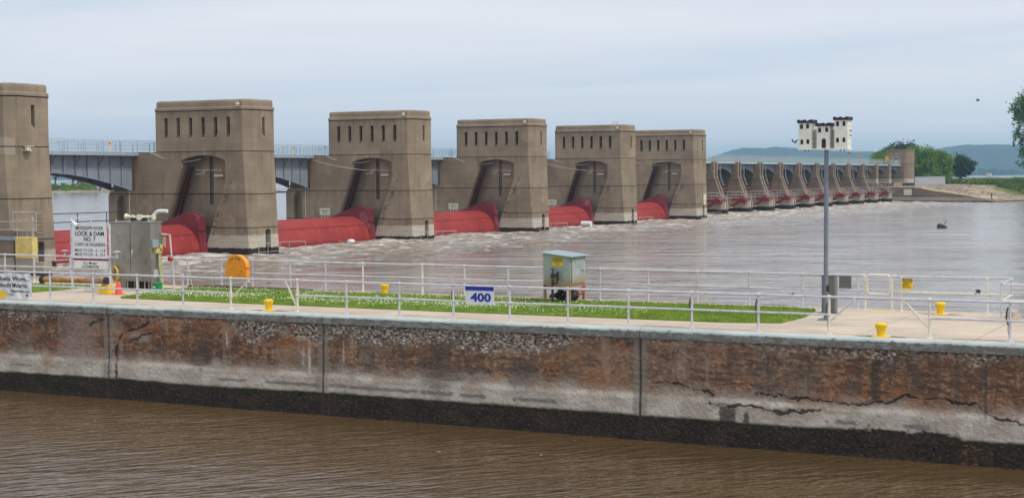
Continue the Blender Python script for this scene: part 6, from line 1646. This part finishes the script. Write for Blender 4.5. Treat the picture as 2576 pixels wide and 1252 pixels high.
tag(q.build('bank_grass', MAT['reed'], recalc=False), 'tall rank grass covering the far bank', kind='stuff')
q = MB()
bb = []
for _ in range(52):
    X = rnd.uniform(478, 640); t = rnd.random(); Y = 74 + (X - 478) * .17 + rnd.uniform(-3, 7)
    z = float(bank_z(np.array([X]), np.array([Y]))[0]); bb.append((X, Y, z + .6, rnd.uniform(1.4, 2.6), rnd.uniform(1.4, 2.8), rnd.uniform(.7, 1.2)))
leaf_cloud(q, bb, 15000, .42, rnd)
tag(q.build('bank_undergrowth', MAT['leaf_mid'], recalc=False), 'dark green willow scrub along the far bank slope', kind='stuff')

# island beyond the pool, seen under the first bridge span
ix, iy = 415, 385
gi = []
XS_ = np.linspace(390, 470, 26); YS_ = np.linspace(300, 470, 40)
Xi, Yi = np.meshgrid(XS_, YS_, indexing='ij')
Zi = 2.3 + np.clip((Xi - 411) / 6, -1, 1) * .8 + (fbm(Xi * .2, Yi * .2, 3, 9) - .5) * .5
tag(grid_mesh('island_ground', np.stack([Xi, Yi, Zi], -1), MAT['ground']), 'low stony island shore beyond the pool', kind='structure')
q = MB(); bb = []
for _ in range(60): bb.append((rnd.uniform(416, 428), rnd.uniform(335, 420), rnd.uniform(3.4, 4.6), rnd.uniform(1.2, 2.5), rnd.uniform(1.6, 3), rnd.uniform(.8, 1.5)))
leaf_cloud(q, bb, 14000, .5, rnd)
tag(q.build('island_undergrowth', MAT['leaf_light'], recalc=False), 'light green shrubs along the island shore under the bridge', kind='stuff')
for i, (yy, h, w, mt, lb) in enumerate(((396, 12.5, 5.0, 'leaf_dark', 'dark island tree at the left edge of the gap under the bridge'), (388, 12.0, 4.2, 'leaf_dark', 'second dark island tree from the cut-off pier under the bridge'), (383.5, 8.0, 3.2, 'leaf_light', 'small light green island tree in the gap under the bridge'),
                                      (377.5, 13, 4.6, 'leaf_dark', 'island tree whose branches hang over the bright gap under the bridge'), (367, 9.5, 4.0, 'leaf_mid', 'island tree at the right of the bright gap under the bridge'), (360, 9, 4.0, 'leaf_mid', 'rightmost island tree under the bridge, beside the girder end'))):
    X = 424 + (i % 3) * 3
    tree('island_tree', lb, (X, yy * X / 420, 3.0), lumps(X, yy * X / 420, 2 + h * .72, w, w, h * .34, 7, 40 + i, .36), MAT[mt], 2600, .6, 60 + i, 'trees on the pool island', .3)
# dark low tree line along the far shore, at the foot of the bluffs
q = MB(); bb = []
for a in np.arange(3, 24, .16):
    R_ = 3650 + 120 * math.sin(a * 3); bb.append((R_ * math.cos(math.radians(a)), R_ * math.sin(math.radians(a)), 7, 25, 14, rnd.uniform(5, 10)))
leaf_cloud(q, bb, 16000, 6.0, rnd)
tag(q.build('far_woods', MAT['leaf_dark'], recalc=False), 'dark low woods along the foot of the bluffs', kind='stuff')
q = MB(); q.box(3500, 3900, -200, 1700, 1.0, 3.6); tag(q.build('far_shore', MAT['reed']), 'low far shore under the bluffs', kind='structure')

# ---------------------------------------------------------------- haze
HZ = MB(); HZ.box(-60, 6450, -460, 5800, -4.5, 112)
def haze_mat():
    m = bpy.data.materials.new('haze_air'); m.use_nodes = True; t = m.node_tree; t.nodes.clear()
    o = N(t, 'ShaderNodeOutputMaterial'); v = N(t, 'ShaderNodeVolumePrincipled')
    v.inputs['Color'].default_value = (.46, .75, .98, 1); v.inputs['Density'].default_value = 0.00019; v.inputs['Anisotropy'].default_value = 0.2
    t.links.new(v.outputs[0], o.inputs['Volume']); return m
if USE_HAZE:
    tag(HZ.build('haze', haze_mat()), 'thin blue summer haze over the valley', kind='stuff')
